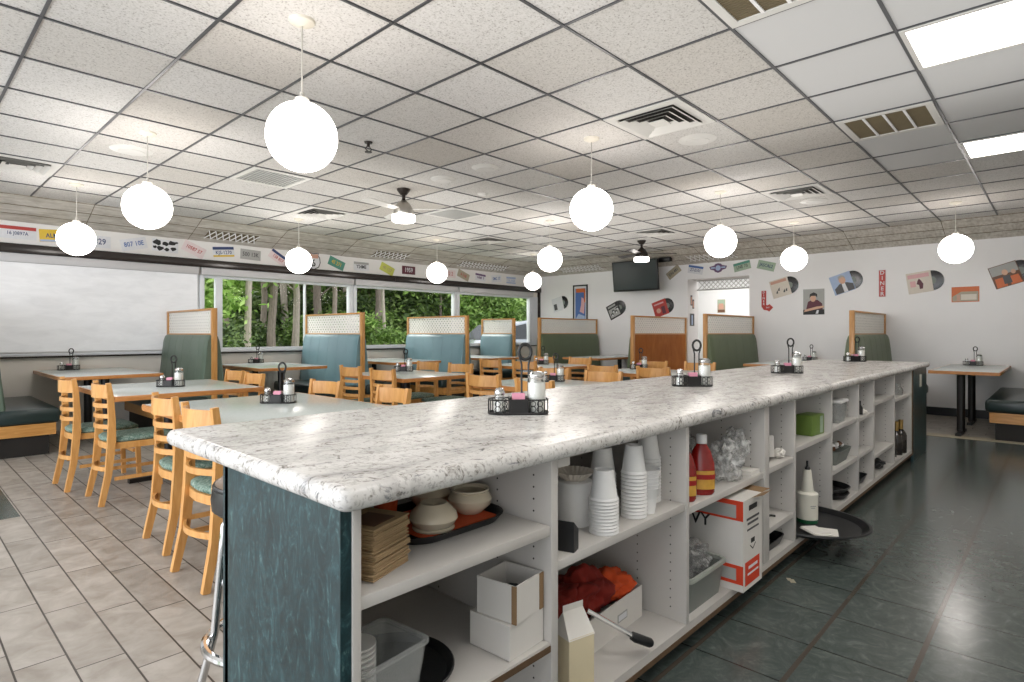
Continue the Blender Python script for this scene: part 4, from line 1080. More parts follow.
# ------------------------------------------------------------------ caddies
def build_caddy_meshes():
    r = thing('condiment_caddy', 'x', 'caddy')
    # basket outline: rounded ends
    hx, hy = .112, .047
    o = rrect(hx, hy, .04, 5)
    ring = lambda z: [(x, y, z) for x, y in o]
    b = MB(); b.prism(o, 0, .004); b.tube(ring(.006), .0035, 6, closed=True).tube(ring(.055), .003, 6, closed=True)
    s = b
    n = len(o)
    for k in range(0, n):
        x, y = o[k]
        if k % 2 == 0: s.tube([(x, y, .005), (x, y, .055)], .0018, 5)
    for sgn in (-1, 1):
        for cx in (-.078, -.052, .052, .078):
            for cz, rr_ in ((.021, .011), (.041, .010)):
                s.tube([(cx+rr_*math.cos(a*PI/5), sgn*(hy+.0), cz+rr_*math.sin(a*PI/5)) for a in range(10)], .0016, 5, closed=True)
    s.build('basket', 'black_metal', r)
    c = MB(); c.box(-.036, -.03, -hy, hy, .004, .062).box(.03, .036, -hy, hy, .004, .062)
    c.box(-.03, .03, -hy-.002, -hy+.001, .004, .058).box(-.03, .03, hy-.001, hy+.002, .004, .058)
    c.build('packet_box', 'black_metal', r)
    h = MB()
    for sx in (-1, 1): h.tube([(.013*sx+.026, 0, .004), (.013*sx+.026, 0, .185), (.02*sx+.026, 0, .21)], .004, 6)
    lp = [(.026+.023*math.cos(a*PI/10), 0, .232+.029*math.sin(a*PI/10)) for a in range(20)]
    h.tube(lp, .0062, 8, closed=True)
    h.build('handle', 'black_metal', r)
    return r
caddy0 = build_caddy_meshes()
def salt0():
    r = thing('salt_shaker', 'x', 'shaker')
    g = MB().lathe([(0, .0), (.02, 0), (.023, .004), (.022, .03), (.017, .062), (.017, .068)], 18, cap=True).build('glass', 'jar_glass', r)
    MB().lathe([(0, .002), (.0195, .002), (.0222, .006), (.019, .045), (0, .047)], 16).build('salt', 'sugar', r)
    MB().lathe([(.0185, .066), (.0195, .068), (.0195, .078), (.014, .09), (0, .094)], 18).build('cap', 'chrome', r)
    return r
def sug0():
    r = thing('sugar_dispenser', 'x', 'dispenser')
    prof = [(0, 0), (.031, 0), (.034, .006), (.034, .11), (.03, .122), (.03, .13)]
    MB().lathe(prof, 14).build('glass', 'jar_glass', r)
    MB().lathe([(0, .003), (.032, .003), (.0332, .008), (.0332, .112), (0, .116)], 14).build('sugar', 'sugar', r)
    MB().lathe([(.032, .128), (.033, .131), (.033, .142), (.024, .152), (0, .155)], 18).build('cap', 'chrome', r)
    return r
def pkt0():
    r = thing('sweetener_packets', 'x', 'packets')
    for k, m_ in enumerate(('packet_pink', 'packet_pink', 'packet_purple', 'packet_yellow', 'paper_white', 'packet_purple')):
        MB().box(-.024, .024, -.0015, .0015, 0, .072, T=Matrix.Translation((0, -.03+.012*k, 0)) @ Matrix.Rotation(-.15+.07*k, 4, 'X')).build('packet', m_, r)
    return r
SA, SU, PK = salt0(), sug0(), pkt0()
protos = [caddy0, SA, SU, PK]
def place_caddy(x, y, z, rz, where, full=True):
    c = dup(caddy0, (x, y, z), rz, 'black wire condiment caddy with loop handle '+where)
    R = Matrix.Rotation(rz, 3, 'Z')
    def at(dx, dy, dz): v = R @ Vector((dx, dy, 0)); return (x+v.x, y+v.y, z+dz)
    dup(SA, at(-.070, 0, .005), rz, 'glass salt shaker in the caddy '+where)
    dup(SU, at(.069, 0, .005), rz, 'tall glass sugar dispenser in the caddy '+where)
    dup(PK, at(-.0, 0, .006), rz, 'sweetener packets in the caddy '+where)
CT = .9172; TT = .7662
YAW = -.82
place_caddy(1.63, 1.495, CT, YAW+.05, 'nearest on the counter')
place_caddy(3.155, 1.545, CT, YAW, 'second on the counter')
place_caddy(4.66, 1.52, CT, YAW-.1, 'third on the counter')
place_caddy(7.08, 1.62, CT, YAW, 'at the far end of the counter')

# ------------------------------------------------------------------ tables
def table(x0, x1, y0, y1, label, group, post='cross', n=1):
    t = thing('dining_table', label, 'table', ((x0+x1)/2, (y0+y1)/2, 0), 0, None)
    hx, hy = (x1-x0)/2, (y1-y0)/2
    tp = MB().box(-hx+.012, hx-.012, -hy+.012, hy-.012, .73, .766, bev=.002).build('tabletop', 'table_laminate', t)
    MB().box(-hx, hx, -hy, -hy+.014, .728, .7655, bev=.003).box(-hx, hx, hy-.014, hy, .728, .7655, bev=.003).box(-hx, -hx+.014, -hy+.014, hy-.014, .728, .7655).box(hx-.014, hx, -hy+.014, hy-.014, .728, .7655).build('edge_band', 'table_edge', tp)
    spots = [(0, 0)] if n == 1 else ([(0, -hy*.5), (0, hy*.5)] if hy > hx else [(-hx*.78, .04), (hx*.4, .04)])
    for px, py in spots:
        MB().lathe([(.042, .03), (.042, .71), (.1, .728), (0, .728)], 16, cx=px, cy=py).build('pedestal', 'black_metal', t)
        f = MB()
        for a in range(4):
            if n == 2 and a % 2 == (0 if hy > hx else 1): continue
            L = .30 if n == 1 else .27
            f.prism([(-.02, -.03), (L-.04, -.022), (L, -.03), (L, .03), (L-.04, .022), (-.02, .03)], 0.0, .035, T=Matrix.Translation((px, py, .0)) @ Matrix.Rotation(a*PI/2 + (PI/4*0), 4, 'Z'))
        f.build('foot', 'black_metal', t)
    return t
TB = [(1.12, 2.19, 4.92, 6.15, 'square wood edged dining table at the far left, first of the back row'),
      (1.12, 2.17, 3.05, 4.28, 'wood edged dining table just behind the near left corner of the counter'),
      (3.50, 4.45, 4.74, 5.92, 'wood edged dining table in the middle of the back row, under the near fan'),
      (3.62, 4.56, 2.72, 3.95, 'wood edged dining table mostly hidden behind the nearest caddy on the counter'),
      (5.85, 6.90, 4.85, 6.08, 'far wood edged dining table in the back row beside the corner booths'),
      (5.72, 6.70, 2.88, 4.10, 'wood edged dining table in front of the wooden booth back')]
for a in TB: table(*a[:4], a[4], None)
for i, (cx, w) in enumerate(((1.70, 'at the leftmost window booth'), (3.74, 'at the second window booth'), (5.79, 'at the third window booth'), (7.83, 'at the fourth window booth'))):
    table(cx-.47, cx+.47, 7.46, 9.10, 'long wood edged booth table '+w, None, n=2)
for (y0, y1, w) in ((6.03, 6.85, 'at the back wall below the television'), (2.68, 3.46, 'at the back wall below the cream album'), (.52, 1.20, 'with two black posts at the right of the picture')):
    table(8.70, 10.66, y0, y1, 'long wood edged booth table '+w, None, n=2)
place_caddy(1.66, 5.52, TT, YAW, 'on the first back row table')
place_caddy(1.75, 3.72, TT, YAW, 'on the table behind the counter corner')
place_caddy(4.22, 5.72, TT, YAW, 'on the table under the near fan')
place_caddy(4.30, 3.50, TT, YAW, 'on the table hidden behind the counter')
place_caddy(6.55, 5.55, TT, YAW, 'on the farthest back row table')
place_caddy(6.50, 3.90, TT, YAW, 'on the table before the wooden booth back')
place_caddy(1.55, 8.92, TT, .0, 'on the leftmost window booth table')
place_caddy(3.85, 8.92, TT, .0, 'on the second window booth table')
place_caddy(5.60, 8.90, TT, .0, 'on the third window booth table')
place_caddy(10.45, 3.05, TT, -PI/2, 'on the back wall booth table left')
place_caddy(10.45, .92, TT, -PI/2, 'on the far right booth table')
for p in protos:
    for ch in list(children(p)): bpy.data.objects.remove(ch)
    bpy.data.objects.remove(p)

# ------------------------------------------------------------------ booths
def back_cushion(x_in, sgn, L, mat, t, y0=0):
    """leaning upholstered back; panel plane at x=0, bench extends to sgn*x; runs y0..y0+L"""
    prof = [(.012, .40), (.135, .42), (.145, .48), (.13, .62), (.11, .80), (.09, 1.0), (.075, 1.12), (.055, 1.18), (.03, 1.2), (.012, 1.2)]
    n = len(prof); vs = []; fs = []
    ys = [0, .02]+[L*k/14 for k in range(1, 14)]+[L-.02, L]
    for j, y in enumerate(ys):
        e = .88 if j in (0, len(ys)-1) else 1
        for x, z in prof: vs.append((sgn*(x*e), y0+y, .4+(z-.4)*(e if e == 1 else .99)))
    for j in range(len(ys)-1):
        for i in range(n): fs.append((j*n+i, j*n+(i+1) % n, (j+1)*n+(i+1) % n, (j+1)*n+i))
    fs.append(tuple(range(n))); fs.append(tuple(range((len(ys)-1)*n, len(ys)*n))[::-1])
    o = MB().add(vs, fs).build('backrest', mat, t, sharp=50)
    s = MB()
    for k in range(1, 6):
        y = y0+L*k/6
        s.tube([(sgn*(x+.0005), y, z) for x, z in prof[2:8]], .0016, 4)
    s.build('seam', mat, o)
def booth(loc, rz, L, label, sides=(1, -1), mats=('vinyl_back', 'vinyl_back'), ply_side=None, screen=True):
    """divider in the local YZ plane: local y=0 at the aisle end, y=L at the wall"""
    t = thing('booth_bench', label, 'booth', loc, rz)
    p = MB().box(-.03, .03, 0, .055, 0, 1.52, bev=.004); p.build('post', 'oak', t)
    MB().box(-.02, .02, L-.04, L, 0, 1.52).build('post', 'oak', t)
    MB().box(-.024, .024, .055, L-.04, 1.495, 1.52, bev=.003).build('top_rail', 'oak_h', t)
    MB().box(-.02, .02, .055, L-.04, 1.19, 1.215).build('middle_rail', 'oak_h', t)
    MB().box(-.002, .002, .055, L-.04, 1.215, 1.495).build('screen_panel', 'lattice_screen', t)
    MB().box(-.011, .011, .055, L-.04, .05, 1.19).build('plywood_panel', 'ply_orange', t)
    for k, s in enumerate(sides):
        back_cushion(0, s, L-.07, mats[k], t, .035)
        x0, x1 = sorted((s*.06, s*.57))
        MB().box(x0, x1, .0, L-.02, .315, .465, bev=.04, seg=3).build('seat', 'vinyl_seat', t)
        x0, x1 = sorted((s*.03, s*.53))
        MB().box(x0, x1, .02, L-.02, .20, .315).build('base_board', 'oak_h', t)
        x0, x1 = sorted((s*.03, s*.48))
        MB().box(x0, x1, .06, L-.04, 0, .20).build('plinth', 'toe_black', t)
    return t
for i, (cx, y0, mt, lab) in enumerate(((.66, 7.42, ('vinyl_back', 'vinyl_back'), 'dark green booth bench cut off at the left edge of the picture'), (2.71, 7.42, ('vinyl_back', 'vinyl_back'), 'green booth bench with oak framed screen, first beside the white shade'),
        (4.76, 7.42, ('vinyl_back_daylit', 'vinyl_back_daylit'), 'green booth bench with daylight-tinted back and oak screen, second along the open windows'), (6.82, 7.42, ('vinyl_back_daylit', 'vinyl_back_daylit'), 'green booth bench with daylight-tinted back and oak screen, third along the open windows'), (8.78, 8.15, ('vinyl_back_daylit', 'vinyl_back_daylit'), 'short green booth bench with daylight-tinted back in front of the parked car'))):
    booth((cx, y0, 0), 0, 9.11-y0, lab, mats=mt)
# back wall booths: local +y -> world +x ; rotate -90 deg : local x -> -y
for (yy, sides, lab) in ((7.45, (1, -1), 'green booth bench with lattice screen in front of the framed poster'), (5.36, (-1,), 'booth bench showing its plain orange wood back below the red album'),
                         (4.06, (1,), 'green booth bench with clear screen in front of the passage'), (2.03, (1, -1), 'green booth bench behind the far end of the counter'), (.08, (-1,), 'dark green booth seat cut off at the right edge of the picture')):
    booth((8.71 if yy > 1 else 8.58, yy, 0), -PI/2, 1.96 if yy > 1 else 2.1, lab, sides=sides, mats=('vinyl_olive', 'vinyl_olive'))

# ------------------------------------------------------------------ chairs
def make_chair(label):
    t = thing('dining_chair', label, 'chair')
    W = .2   # half width; chair faces +X, back at -X
    def post_pts(s): return [(-.27, s*(W-.005), 0), (-.225, s*(W-.015), .22), (-.205, s*(W-.02), .45), (-.203, s*(W-.02), .6), (-.212, s*(W-.018), .76), (-.225, s*(W-.015), .865)]
    for s in (-1, 1):
        MB().sweep_rect(post_pts(s), (0, 1, 0), [.03, .034, .036, .034, .032, .03], [.034, .042, .05, .042, .036, .03]).build('leg', 'chair_wood', t)
        MB().sweep_rect([(.215, s*.205, 0), (.2, s*.2, .42)], (0, 1, 0), [.03, .036], [.03, .036]).build('leg', 'chair_wood', t)
        MB().box(-.19, .19, s*.197-.009, s*.197+.009, .17, .195).build('stretcher', 'chair_wood', t)
    def px(z):
        pp = post_pts(1)
        for a, b in zip(pp, pp[1:]):
            if a[2] <= z <= b[2]: k = (z-a[2])/(b[2]-a[2]); return a[0]+(b[0]-a[0])*k
        return pp[-1][0]
    def rail(z, h, name, bow=.06, th=.014):
        n = 10; vs = []
        pts = []
        for k in range(n+1):
            y = -W+.03+(2*W-.06)*k/n; b = bow*(1-(y/(W-.03))**2)
            pts.append((px(z)-b, y, z))
        MB().sweep_rect(pts, (0, 0, 1), h, th).build(name, 'chair_wood', t)
    rail(.803, .095, 'top_rail'); rail(.70, .03, 'slat'); rail(.625, .03, 'slat'); rail(.55, .03, 'slat'); rail(.25, .03, 'stretcher', .05)
    MB().box(.175, .20, -.18, .18, .24, .265).build('stretcher', 'chair_wood', t)
    sf = [(-.2, -.18), (.215, -.205), (.225, 0), (.215, .205), (-.2, .18), (-.225, .12), (-.24, 0), (-.225, -.12)]
    MB().prism(sf, .39, .435).build('seat_frame', 'chair_wood', t)
    b = bmesh.new()
    m_ = MB(); rings = []
    for sc, z in ((.93, .435), (.98, .445), (.98, .462), (.9, .475), (.6, .482)):
        rings.append([(x*sc, y*sc, z) for x, y in sf])
    vs = [p for r in rings for p in r]; n = len(sf)
    m_.add(vs, [(j*n+i, j*n+(i+1) % n, (j+1)*n+(i+1) % n, (j+1)*n+i) for j in range(len(rings)-1) for i in range(n)]+[tuple(range(n))[::-1], tuple(range((len(rings)-1)*n, len(rings)*n))])
    m_.build('seat', 'chair_fabric', t, sharp=60); b.free()
    return t
CH = [(1.22, 5.77, 0.03, 'ladder back chair farthest left, facing the back row table'),
      (1.31, 5.12, 0, 'ladder back chair second from the left at the back row table'),
      (1.33, 3.78, -0.02, 'ladder back chair third from the left, behind the counter corner'),
      (1.29, 3.13, 0.03, 'ladder back chair nearest the counter corner and bar stool'),
      (2.1, 5.85, 3.14, 'ladder back chair at the far side of the first back row table, left one'),
      (2.05, 5.3, 3.1, 'ladder back chair at the far side of the first back row table, right one'),
      (2.06, 4.05, 3.2, 'ladder back chair across the table from the counter corner, farther one'),
      (2.08, 3.25, 3.05, 'ladder back chair across the table from the counter corner, nearer one'),
      (3.69, 5.66, 0, 'ladder back chair at the left side of the table under the fan, farther one'),
      (3.63, 4.98, 0.03, 'ladder back chair at the left side of the table under the fan, nearer one'),
      (4.43, 5.8, 3.14, 'ladder back chair at the right side of the table under the fan, farther one'),
      (4.43, 5.18, 3.18, 'ladder back chair at the right side of the table under the fan, nearer one'),
      (3.81, 3.72, 0.04, 'ladder back chair seen from behind left of the counter caddy handle'),
      (3.63, 2.95, -0.05, 'ladder back chair close behind the counter, right of the nearest caddy'),
      (4.5, 3.83, 3.14, 'ladder back chair at the far side of the table hidden behind the counter, farther one'),
      (4.4, 3.14, 3.2, 'ladder back chair peeking over the middle of the counter'),
      (5.92, 5.75, 0, 'ladder back chair at the left side of the farthest back row table, farther one'),
      (5.92, 5.13, 0.05, 'ladder back chair at the left side of the farthest back row table, nearer one'),
      (6.75, 5.85, 3.14, 'ladder back chair by the corner booths, left one'),
      (6.8, 5.2, 3.14, 'ladder back chair by the corner booths, right one'),
      (5.77, 3.8, 0, 'ladder back chair in front of the wooden booth back, farther left one'),
      (5.77, 3.15, -0.04, 'ladder back chair in front of the wooden booth back, nearer one'),
      (6.55, 3.85, 3.14, 'ladder back chair beyond the farthest front table, left one'),
      (6.62, 3.25, 3.14, 'ladder back chair beyond the farthest front table, right one')]
ch0 = None
for x, y, rz, l in CH:
    if ch0 is None:
        ch0 = make_chair(l); ch0.location = (x, y, 0); ch0.rotation_euler = (0, 0, rz)
    else: dup(ch0, (x, y, 0), rz, l)

# bar stool
t = thing('bar_stool', 'chrome bar stool with black padded seat beside the counter end', 'stool', (.868, 1.875, 0), .3)
MB().lathe([(0, .655), (.165, .655), (.182, .67), (.185, .70), (.18, .735), (.165, .748), (0, .75)], 36).build('seat_side', 'vinyl_black', t)
MB().lathe([(.172, .742), (.172, .75), (.15, .766), (.08, .774), (0, .776)], 36).build('seat_pad', 'vinyl_top' if 'vinyl_top' in MATS else 'p_brown', t)
MB().tube([(.175*math.cos(a*PI/18), .175*math.sin(a*PI/18), .742) for a in range(36)], .006, 6, closed=True).build('piping', 'vinyl_black', t)
for k in range(4):
    a = PI/4+k*PI/2; c_, s_ = math.cos(a), math.sin(a)
    MB().tube([(.06*c_, .06*s_, .65), (.12*c_, .12*s_, .645), (.145*c_, .145*s_, .61), (.155*c_, .155*s_, .5), (.175*c_, .175*s_, .27), (.24*c_, .24*s_, .01)], .0125, 12).build('leg', 'chrome', t)
MB().tube([(.20*math.cos(a*PI/20), .20*math.sin(a*PI/20), .25) for a in range(40)], .014, 10, closed=True).build('foot_ring', 'chrome', t)
MB().tube([(.135*math.cos(a*PI/20), .135*math.sin(a*PI/20), .51) for a in range(40)], .009, 10, closed=True).build('brace_ring', 'chrome', t)

# ------------------------------------------------------------------ outside
struct('ground', MB().box(-30, 60, WY+.12, 70, -.25, -.05), 'grass')
struct('ground_parking', MB().box(8, 40, 11, 15.5, -.05, -.04), 'asphalt')
def leaves(n, box, size, rnd, dens=None):
    vs = []; fs = []
    for i in range(n):
        c = Vector((rnd.uniform(box[0], box[1]), rnd.uniform(box[2], box[3]), rnd.uniform(box[4], box[5])))
        if dens and not dens(c): continue
        a = Vector((rnd.gauss(0, 1), rnd.gauss(0, 1), rnd.gauss(0, 1))).normalized(); b = a.orthogonal().normalized()
        b = (Matrix.Rotation(rnd.random()*6.28, 3, a) @ b); s = size*rnd.uniform(.6, 1.4)
        c2 = a.cross(b)
        o = len(vs); vs += [c-b*s, c+c2*s*.45, c+b*s, c-c2*s*.45]; fs.append((o, o+1, o+2, o+3))
    return vs, fs
def foliage(name, vs, fs, mat, parent=None):
    me = bpy.data.meshes.new(name); me.from_pydata(vs, [], fs); me.materials.append(MATS[mat]); me.update()
    o = bpy.data.objects.new(name, me); C.objects.link(o)
    if parent: o.parent = parent
    return o
rnd = random.Random(11)
# dense understory behind everything
vs, fs = leaves(52000, (2, 52, 31, 36, -.2, 8.5), .30, rnd)
o = foliage('forest_backdrop', vs, fs, 'leaf_dark'); tag(o, 'dense dark forest foliage beyond the trees', 'foliage'); o['kind'] = 'stuff'
struct('forest_backing', MB().box(-5, 60, 37, 37.5, -.3, 12), 'toe_black')  # plain dark sheet closing the gaps behind the leaves
# crown/shrub prototypes
def clump(n, R, rnd, size):
    vs = []; fs = []
    cents = [Vector((rnd.gauss(0, .45), rnd.gauss(0, .45), rnd.uniform(-.6, .7))) for _ in range(9)]
    for i in range(n):
        q = rnd.choice(cents)+Vector((rnd.gauss(0, .26), rnd.gauss(0, .26), rnd.gauss(0, .2)))
        c = Vector((q.x*R[0], q.y*R[1], q.z*R[2]))
        a = Vector((rnd.gauss(0, 1), rnd.gauss(0, 1), rnd.gauss(0, 1))).normalized(); b = (Matrix.Rotation(rnd.random()*6.28, 3, a) @ a.orthogonal().normalized()); s = size*rnd.uniform(.6, 1.4); c2 = a.cross(b)
        o = len(vs); vs += [c-b*s, c+c2*s*.4, c+b*s, c-c2*s*.4]; fs.append((o, o+1, o+2, o+3))
    return vs, fs
CL = {}
for m_ in ('leaf_dark', 'leaf_mid', 'leaf_light', 'leaf_brown'):
    v_, f_ = clump(3800, (1.6, 1.4, 1.5), rnd, .13)
    me = bpy.data.meshes.new('crown'); me.from_pydata(v_, [], f_); me.materials.append(MATS[m_]); CL[m_] = me
def tree(x, y, r, h, mat, crown, cz, cs, label, lean=0):
    t = thing('forest_tree', label, 'tree', (x, y, -.1), 0)
    mb = MB(); pts = [(lean*k/6+.06*math.sin(k*1.7+x), .05*math.cos(k*2.1), h*k/6) for k in range(7)]
    mb.tube(pts, [r*(1.25 if k == 0 else 1-.06*k) for k in range(7)], 10)
    for k in range(5):
        z = h*(.35+.12*k); a = rnd.random()*6.28
        mb.tube([(lean*z/h, 0, z), (lean*z/h+math.cos(a)*.6, math.sin(a)*.6, z+.5)], [r*.3, r*.1], 6)
    mb.build('trunk', mat, t)
    c = bpy.data.objects.new('crown', CL[crown]); C.objects.link(c); c.parent = t; c.location = (lean*.6, 0, cz+(.9 if i_cr(x, y) else 0)); c.scale = (cs, cs, cs*.8); c.rotation_euler = (0, 0, rnd.random()*6)
def ux(px, y):   # world x on the line of a given picture column at depth row y
    r = (px-512)/588; ud, vd = .6836*r+.7298, -.7298*r+.6836
    return ud/vd*y
def i_cr(x, y): return x < ux(400, y)
TR = [(245, 19, .11, 'bark_pale', 'leaf_light', 5.2, 1.3, .5), (263, 24, .13, 'bark', 'leaf_mid', 6, 1.5, 0), (272, 21, .15, 'bark', 'leaf_dark', 6.5, 1.6, .1), (284, 26, .17, 'bark_pale', 'leaf_mid', 7, 1.7, 0), (296, 22, .14, 'bark_pale', 'leaf_brown', 6.5, 1.5, -.1),
      (318, 25, .2, 'bark', 'leaf_brown', 6.5, 1.6, 0), (332, 20, .1, 'bark', 'leaf_mid', 5.5, 1.2, .2), (345, 27, .16, 'bark_pale', 'leaf_brown', 6, 1.5, 0), (378, 24, .18, 'bark', 'leaf_brown', 6, 1.6, 0), (386, 21, .08, 'bark_pale', 'leaf_light', 4.4, .9, -.4),
      (424, 26, .1, 'bark', 'leaf_mid', 5.6, 1.6, 0), (440, 24, .08, 'bark', 'leaf_light', 4.6, 1.3, .2), (472, 25, .12, 'bark_pale', 'leaf_mid', 5, 1.5, .3), (495, 27, .1, 'bark', 'leaf_light', 5, 1.6, 0), (512, 25, .12, 'bark', 'leaf_light', 4.8, 1.5, .2), (212, 20, .1, 'bark', 'leaf_light', 3.6, 1.4, 0), (227, 22, .1, 'bark', 'leaf_light', 4.6, 1.5, 0)]
names = {'bark': 'grey brown', 'bark_pale': 'pale grey'}
for i, (px, y, r, bk, cr_, cz, cs, ln) in enumerate(TR):
    tree(ux(px, y), y, r, 8.5, bk, cr_, cz, cs, names[bk]+' forest trunk with leafy crown, '+['first', 'second', 'third', 'fourth', 'fifth', 'sixth', 'seventh', 'eighth', 'ninth', 'tenth', 'eleventh', 'twelfth', 'thirteenth', 'fourteenth', 'fifteenth', 'leftmost of all', 'second of all'][i]+' from the left through the windows' if i < 15 else names[bk]+' leafy tree through the narrow window pane, '+('left one' if i == 15 else 'right one'), ln)
sh = 0
for px, y, cs, z, m_ in [(225, 17, .7, .6, 'leaf_dark'), (240, 26, 1.3, 1.3, 'leaf_dark'), (262, 22, .8, .6, 'leaf_dark'), (290, 28, 1.3, 1.4, 'leaf_dark'), (312, 24, 1.0, .9, 'leaf_mid'), (330, 28, 1.5, 1.8, 'leaf_mid'), (342, 22, .9, .9, 'leaf_light'), (362, 25, 1.2, 1.5, 'leaf_dark'), (374, 21, .7, .7, 'leaf_mid'),
                     (400, 26, 1.4, 1.8, 'leaf_mid'), (414, 25, 1.5, 1.7, 'leaf_dark'), (432, 27, 1.5, 2.2, 'leaf_mid'), (447, 25, 1.3, 1.3, 'leaf_mid'), (462, 26, 1.5, 2.2, 'leaf_light'), (478, 24, 1.3, 1.7, 'leaf_mid'), (492, 26, 1.5, 2.4, 'leaf_light'), (505, 24, 1.3, 2, 'leaf_mid'), (520, 25, 1.5, 2.3, 'leaf_light'),
                     (232, 22, .8, 3.6, 'leaf_light'), (216, 18, .9, 2.6, 'leaf_light'), (275, 30, 1.5, 3.6, 'leaf_mid'), (345, 30, 1.6, 3, 'leaf_mid'), (455, 30, 1.8, 3.4, 'leaf_light'), (300, 30, 1.6, 3.4, 'leaf_brown')]:
    o = bpy.data.objects.new('forest_shrub', CL[m_]); C.objects.link(o); o.location = (ux(px, y), y, z); o.scale = (cs, cs, cs*.8); o.rotation_euler = (0, 0, rnd.random()*6)
    tag(o, {'leaf_dark': 'dark green', 'leaf_mid': 'mid green', 'leaf_light': 'bright green', 'leaf_brown': 'brownish'}[m_]+' leafy shrub in the forest outside', 'shrub', 'forest shrubs '+m_.replace('leaf_', ''))
# parked car
def car(x, y):
    t = thing('parked_car', 'silver car parked outside the last window', 'car', (x, y, -.04), 0)
    side = [(-2.25, .45), (-2.3, .75), (-2.15, .92), (-1.2, 1.05), (-.55, 1.52), (.2, 1.66), (1.3, 1.62), (2.05, 1.15), (2.3, 1.0), (2.3, .5), (2.1, .32), (-2.1, .32)]
    n = len(side); vs = []; fs = []
    for yy, sc in ((-.9, .94), (-.82, 1), (.82, 1), (.9, .94)):
        for px_, z in side: vs.append((px_*(1 if sc == 1 else .985), yy*(1 if z < 1.1 else .86), .32+(z-.32)*(1 if sc == 1 else .97)))
    for j in range(3):
        for i in range(n): fs.append((j*n+i, j*n+(i+1) % n, (j+1)*n+(i+1) % n, (j+1)*n+i))
    fs.append(tuple(range(n))); fs.append(tuple(range(3*n, 4*n))[::-1])
    MB().add(vs, fs).build('body', 'car_paint', t, sharp=28)
    for s in (-1, 1):
        g = MB()
        for poly in ([(-1.0, 1.07), (-.5, 1.46), (.1, 1.56), (.1, 1.07)], [(.16, 1.07), (.16, 1.56), (1.15, 1.53), (1.75, 1.14), (1.7, 1.07)]):
            ys = [s*(.905 if z < 1.1 else .80) for _, z in poly]
            g.add([(a, yy, z) for (a, z), yy in zip(poly, ys)]+[(a, yy-.03*s, z) for (a, z), yy in zip(poly, ys)], [tuple(range(len(poly))), tuple(range(len(poly), 2*len(poly)))[::-1]]+[(i, (i+1) % len(poly), len(poly)+(i+1) % len(poly), len(poly)+i) for i in range(len(poly))])
        g.build('side_window', 'car_glass', t)
        MB().box(-.95, -.75, s*.92-.08, s*.92+.08, 1.05, 1.2, bev=.03).build('mirror', 'black_plastic', t)
        MB().box(-2.28, -2.1, s*.7-.18, s*.7+.1, .72, .84, bev=.02).build('headlight', 'foam', t)
        for wx in (-1.45, 1.45):
            w = MB().lathe([(.2, -.1), (.33, -.1), (.345, -.06), (.345, .06), (.33, .1), (.2, .1)], 28, T=Matrix.Translation((wx, s*.8, .345)) @ Matrix.Rotation(PI/2, 4, 'X')).build('wheel', 'tyre', t)
            MB().lathe([(0, -.09), (.2, -.09), (.21, 0), (.2, .09), (0, .09)], 10, T=Matrix.Translation((wx, s*.82, .345)) @ Matrix.Rotation(PI/2, 4, 'X')).build('hub', 'nickel', w)
    MB().add([(-1.17, -.72, 1.08), (-1.17, .72, 1.08), (-.6, .66, 1.5), (-.6, -.66, 1.5), (-1.2, -.72, 1.07), (-1.2, .72, 1.07), (-.63, .66, 1.51), (-.63, -.66, 1.51)], [(0, 1, 2, 3), (4, 7, 6, 5), (0, 4, 5, 1), (1, 5, 6, 2), (2, 6, 7, 3), (3, 7, 4, 0)]).build('windshield', 'car_glass', t)
car(13.9, 13.3)

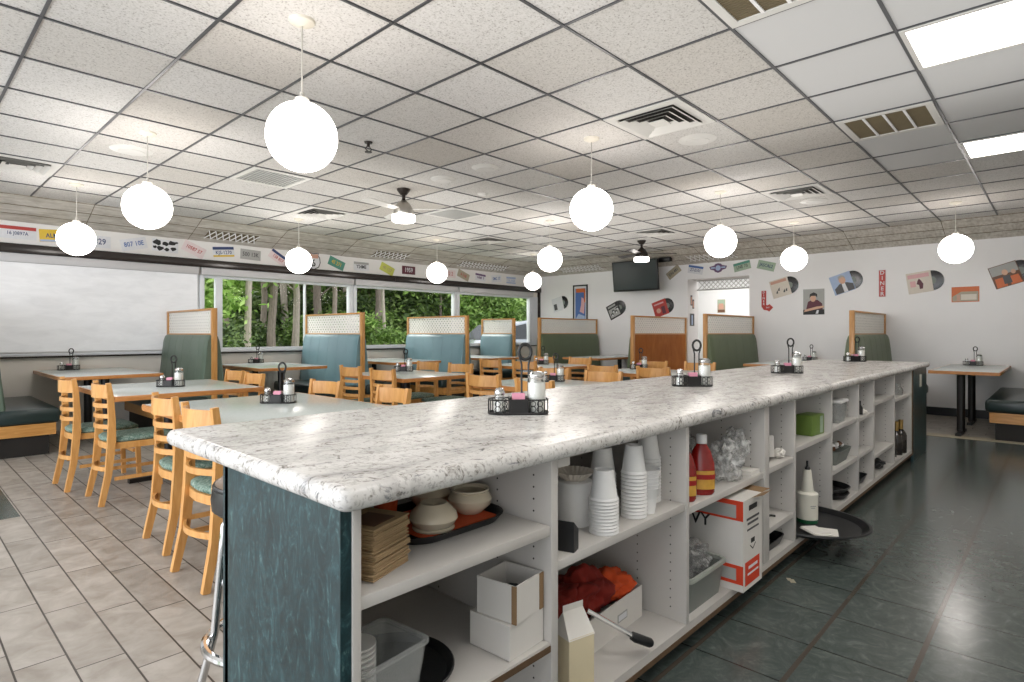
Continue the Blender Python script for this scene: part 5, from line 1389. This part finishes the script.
# ------------------------------------------------------------------ light
w = bpy.data.worlds.new('World'); SC.world = w; w.use_nodes = True
nt = w.node_tree; bg = nt.nodes['Background']
sky = nt.nodes.new('ShaderNodeTexSky'); sky.sky_type = 'HOSEK_WILKIE'; sky.turbidity = 6; sky.sun_direction = (.2, -.5, .85)
mx = nt.nodes.new('ShaderNodeMix'); mx.data_type = 'RGBA'; mx.inputs[0].default_value = .93
nt.links.new(sky.outputs[0], mx.inputs[6]); mx.inputs[7].default_value = (.93, .96, 1., 1)
nt.links.new(mx.outputs[2], bg.inputs['Color']); bg.inputs['Strength'].default_value = 1.15
def area(name, loc, rot, sx, sy, e, col=(1, .97, .93)):
    l = bpy.data.lights.new(name, 'AREA'); l.shape = 'RECTANGLE'; l.size = sx; l.size_y = sy; l.energy = e; l.color = col
    o = bpy.data.objects.new(name, l); C.objects.link(o); o.location = loc; o.rotation_euler = rot
    return o
area('ceiling_fill', (2.2, .4, 2.3), (PI, 0, 0), 5.5, 4.0, 20)  # added fill aimed up to brighten the ceiling, no fitting there
area('side_fill', (-2.5, 3.2, 1.7), (PI/2, 0, -PI/2), 5.0, 2.2, 95, (.93, .96, 1))  # added fill out of view, lifts the surfaces facing the open end
area('ceiling_fill', (3.6, 6.2, 2.3), (PI, 0, 0), 5.5, 3.0, 19)  # second added ceiling fill, over the back row
area('ceiling_fill', (7.6, 4.4, 2.3), (PI, 0, 0), 3.5, 5.0, 17)  # third added ceiling fill, for the far end
# unseen fill added to brighten the room beyond the passage
area('beyond_fill', (12., 4.9, 2.5), (0, 0, 0), 1.2, 2.5, 26)
sun = bpy.data.lights.new('sun', 'SUN'); sun.energy = 1.6; sun.angle = .3; sun.color = (1, .96, .88)
so = bpy.data.objects.new('sun', sun); C.objects.link(so); so.rotation_euler = (math.radians(48), 0, math.radians(200))

# ------------------------------------------------------------------ camera
cam = bpy.data.cameras.new('camera'); co = bpy.data.objects.new('camera', cam); C.objects.link(co)
cam.sensor_width = 36; cam.lens = 588/1024*36; cam.shift_y = -8/1024; cam.clip_end = 300; cam.clip_start = .02
co.location = (0, 0, CAMH); co.rotation_euler = (PI/2, 0, -math.atan2(.7298, .6836))
SC.camera = co
SC.view_settings.view_transform = 'Standard'; SC.view_settings.look = 'None'; SC.view_settings.exposure = .85
SC.cycles.max_bounces = 8; SC.cycles.transparent_max_bounces = 16
SC.cycles.sample_clamp_indirect = 6
SC.cycles.use_denoising = True
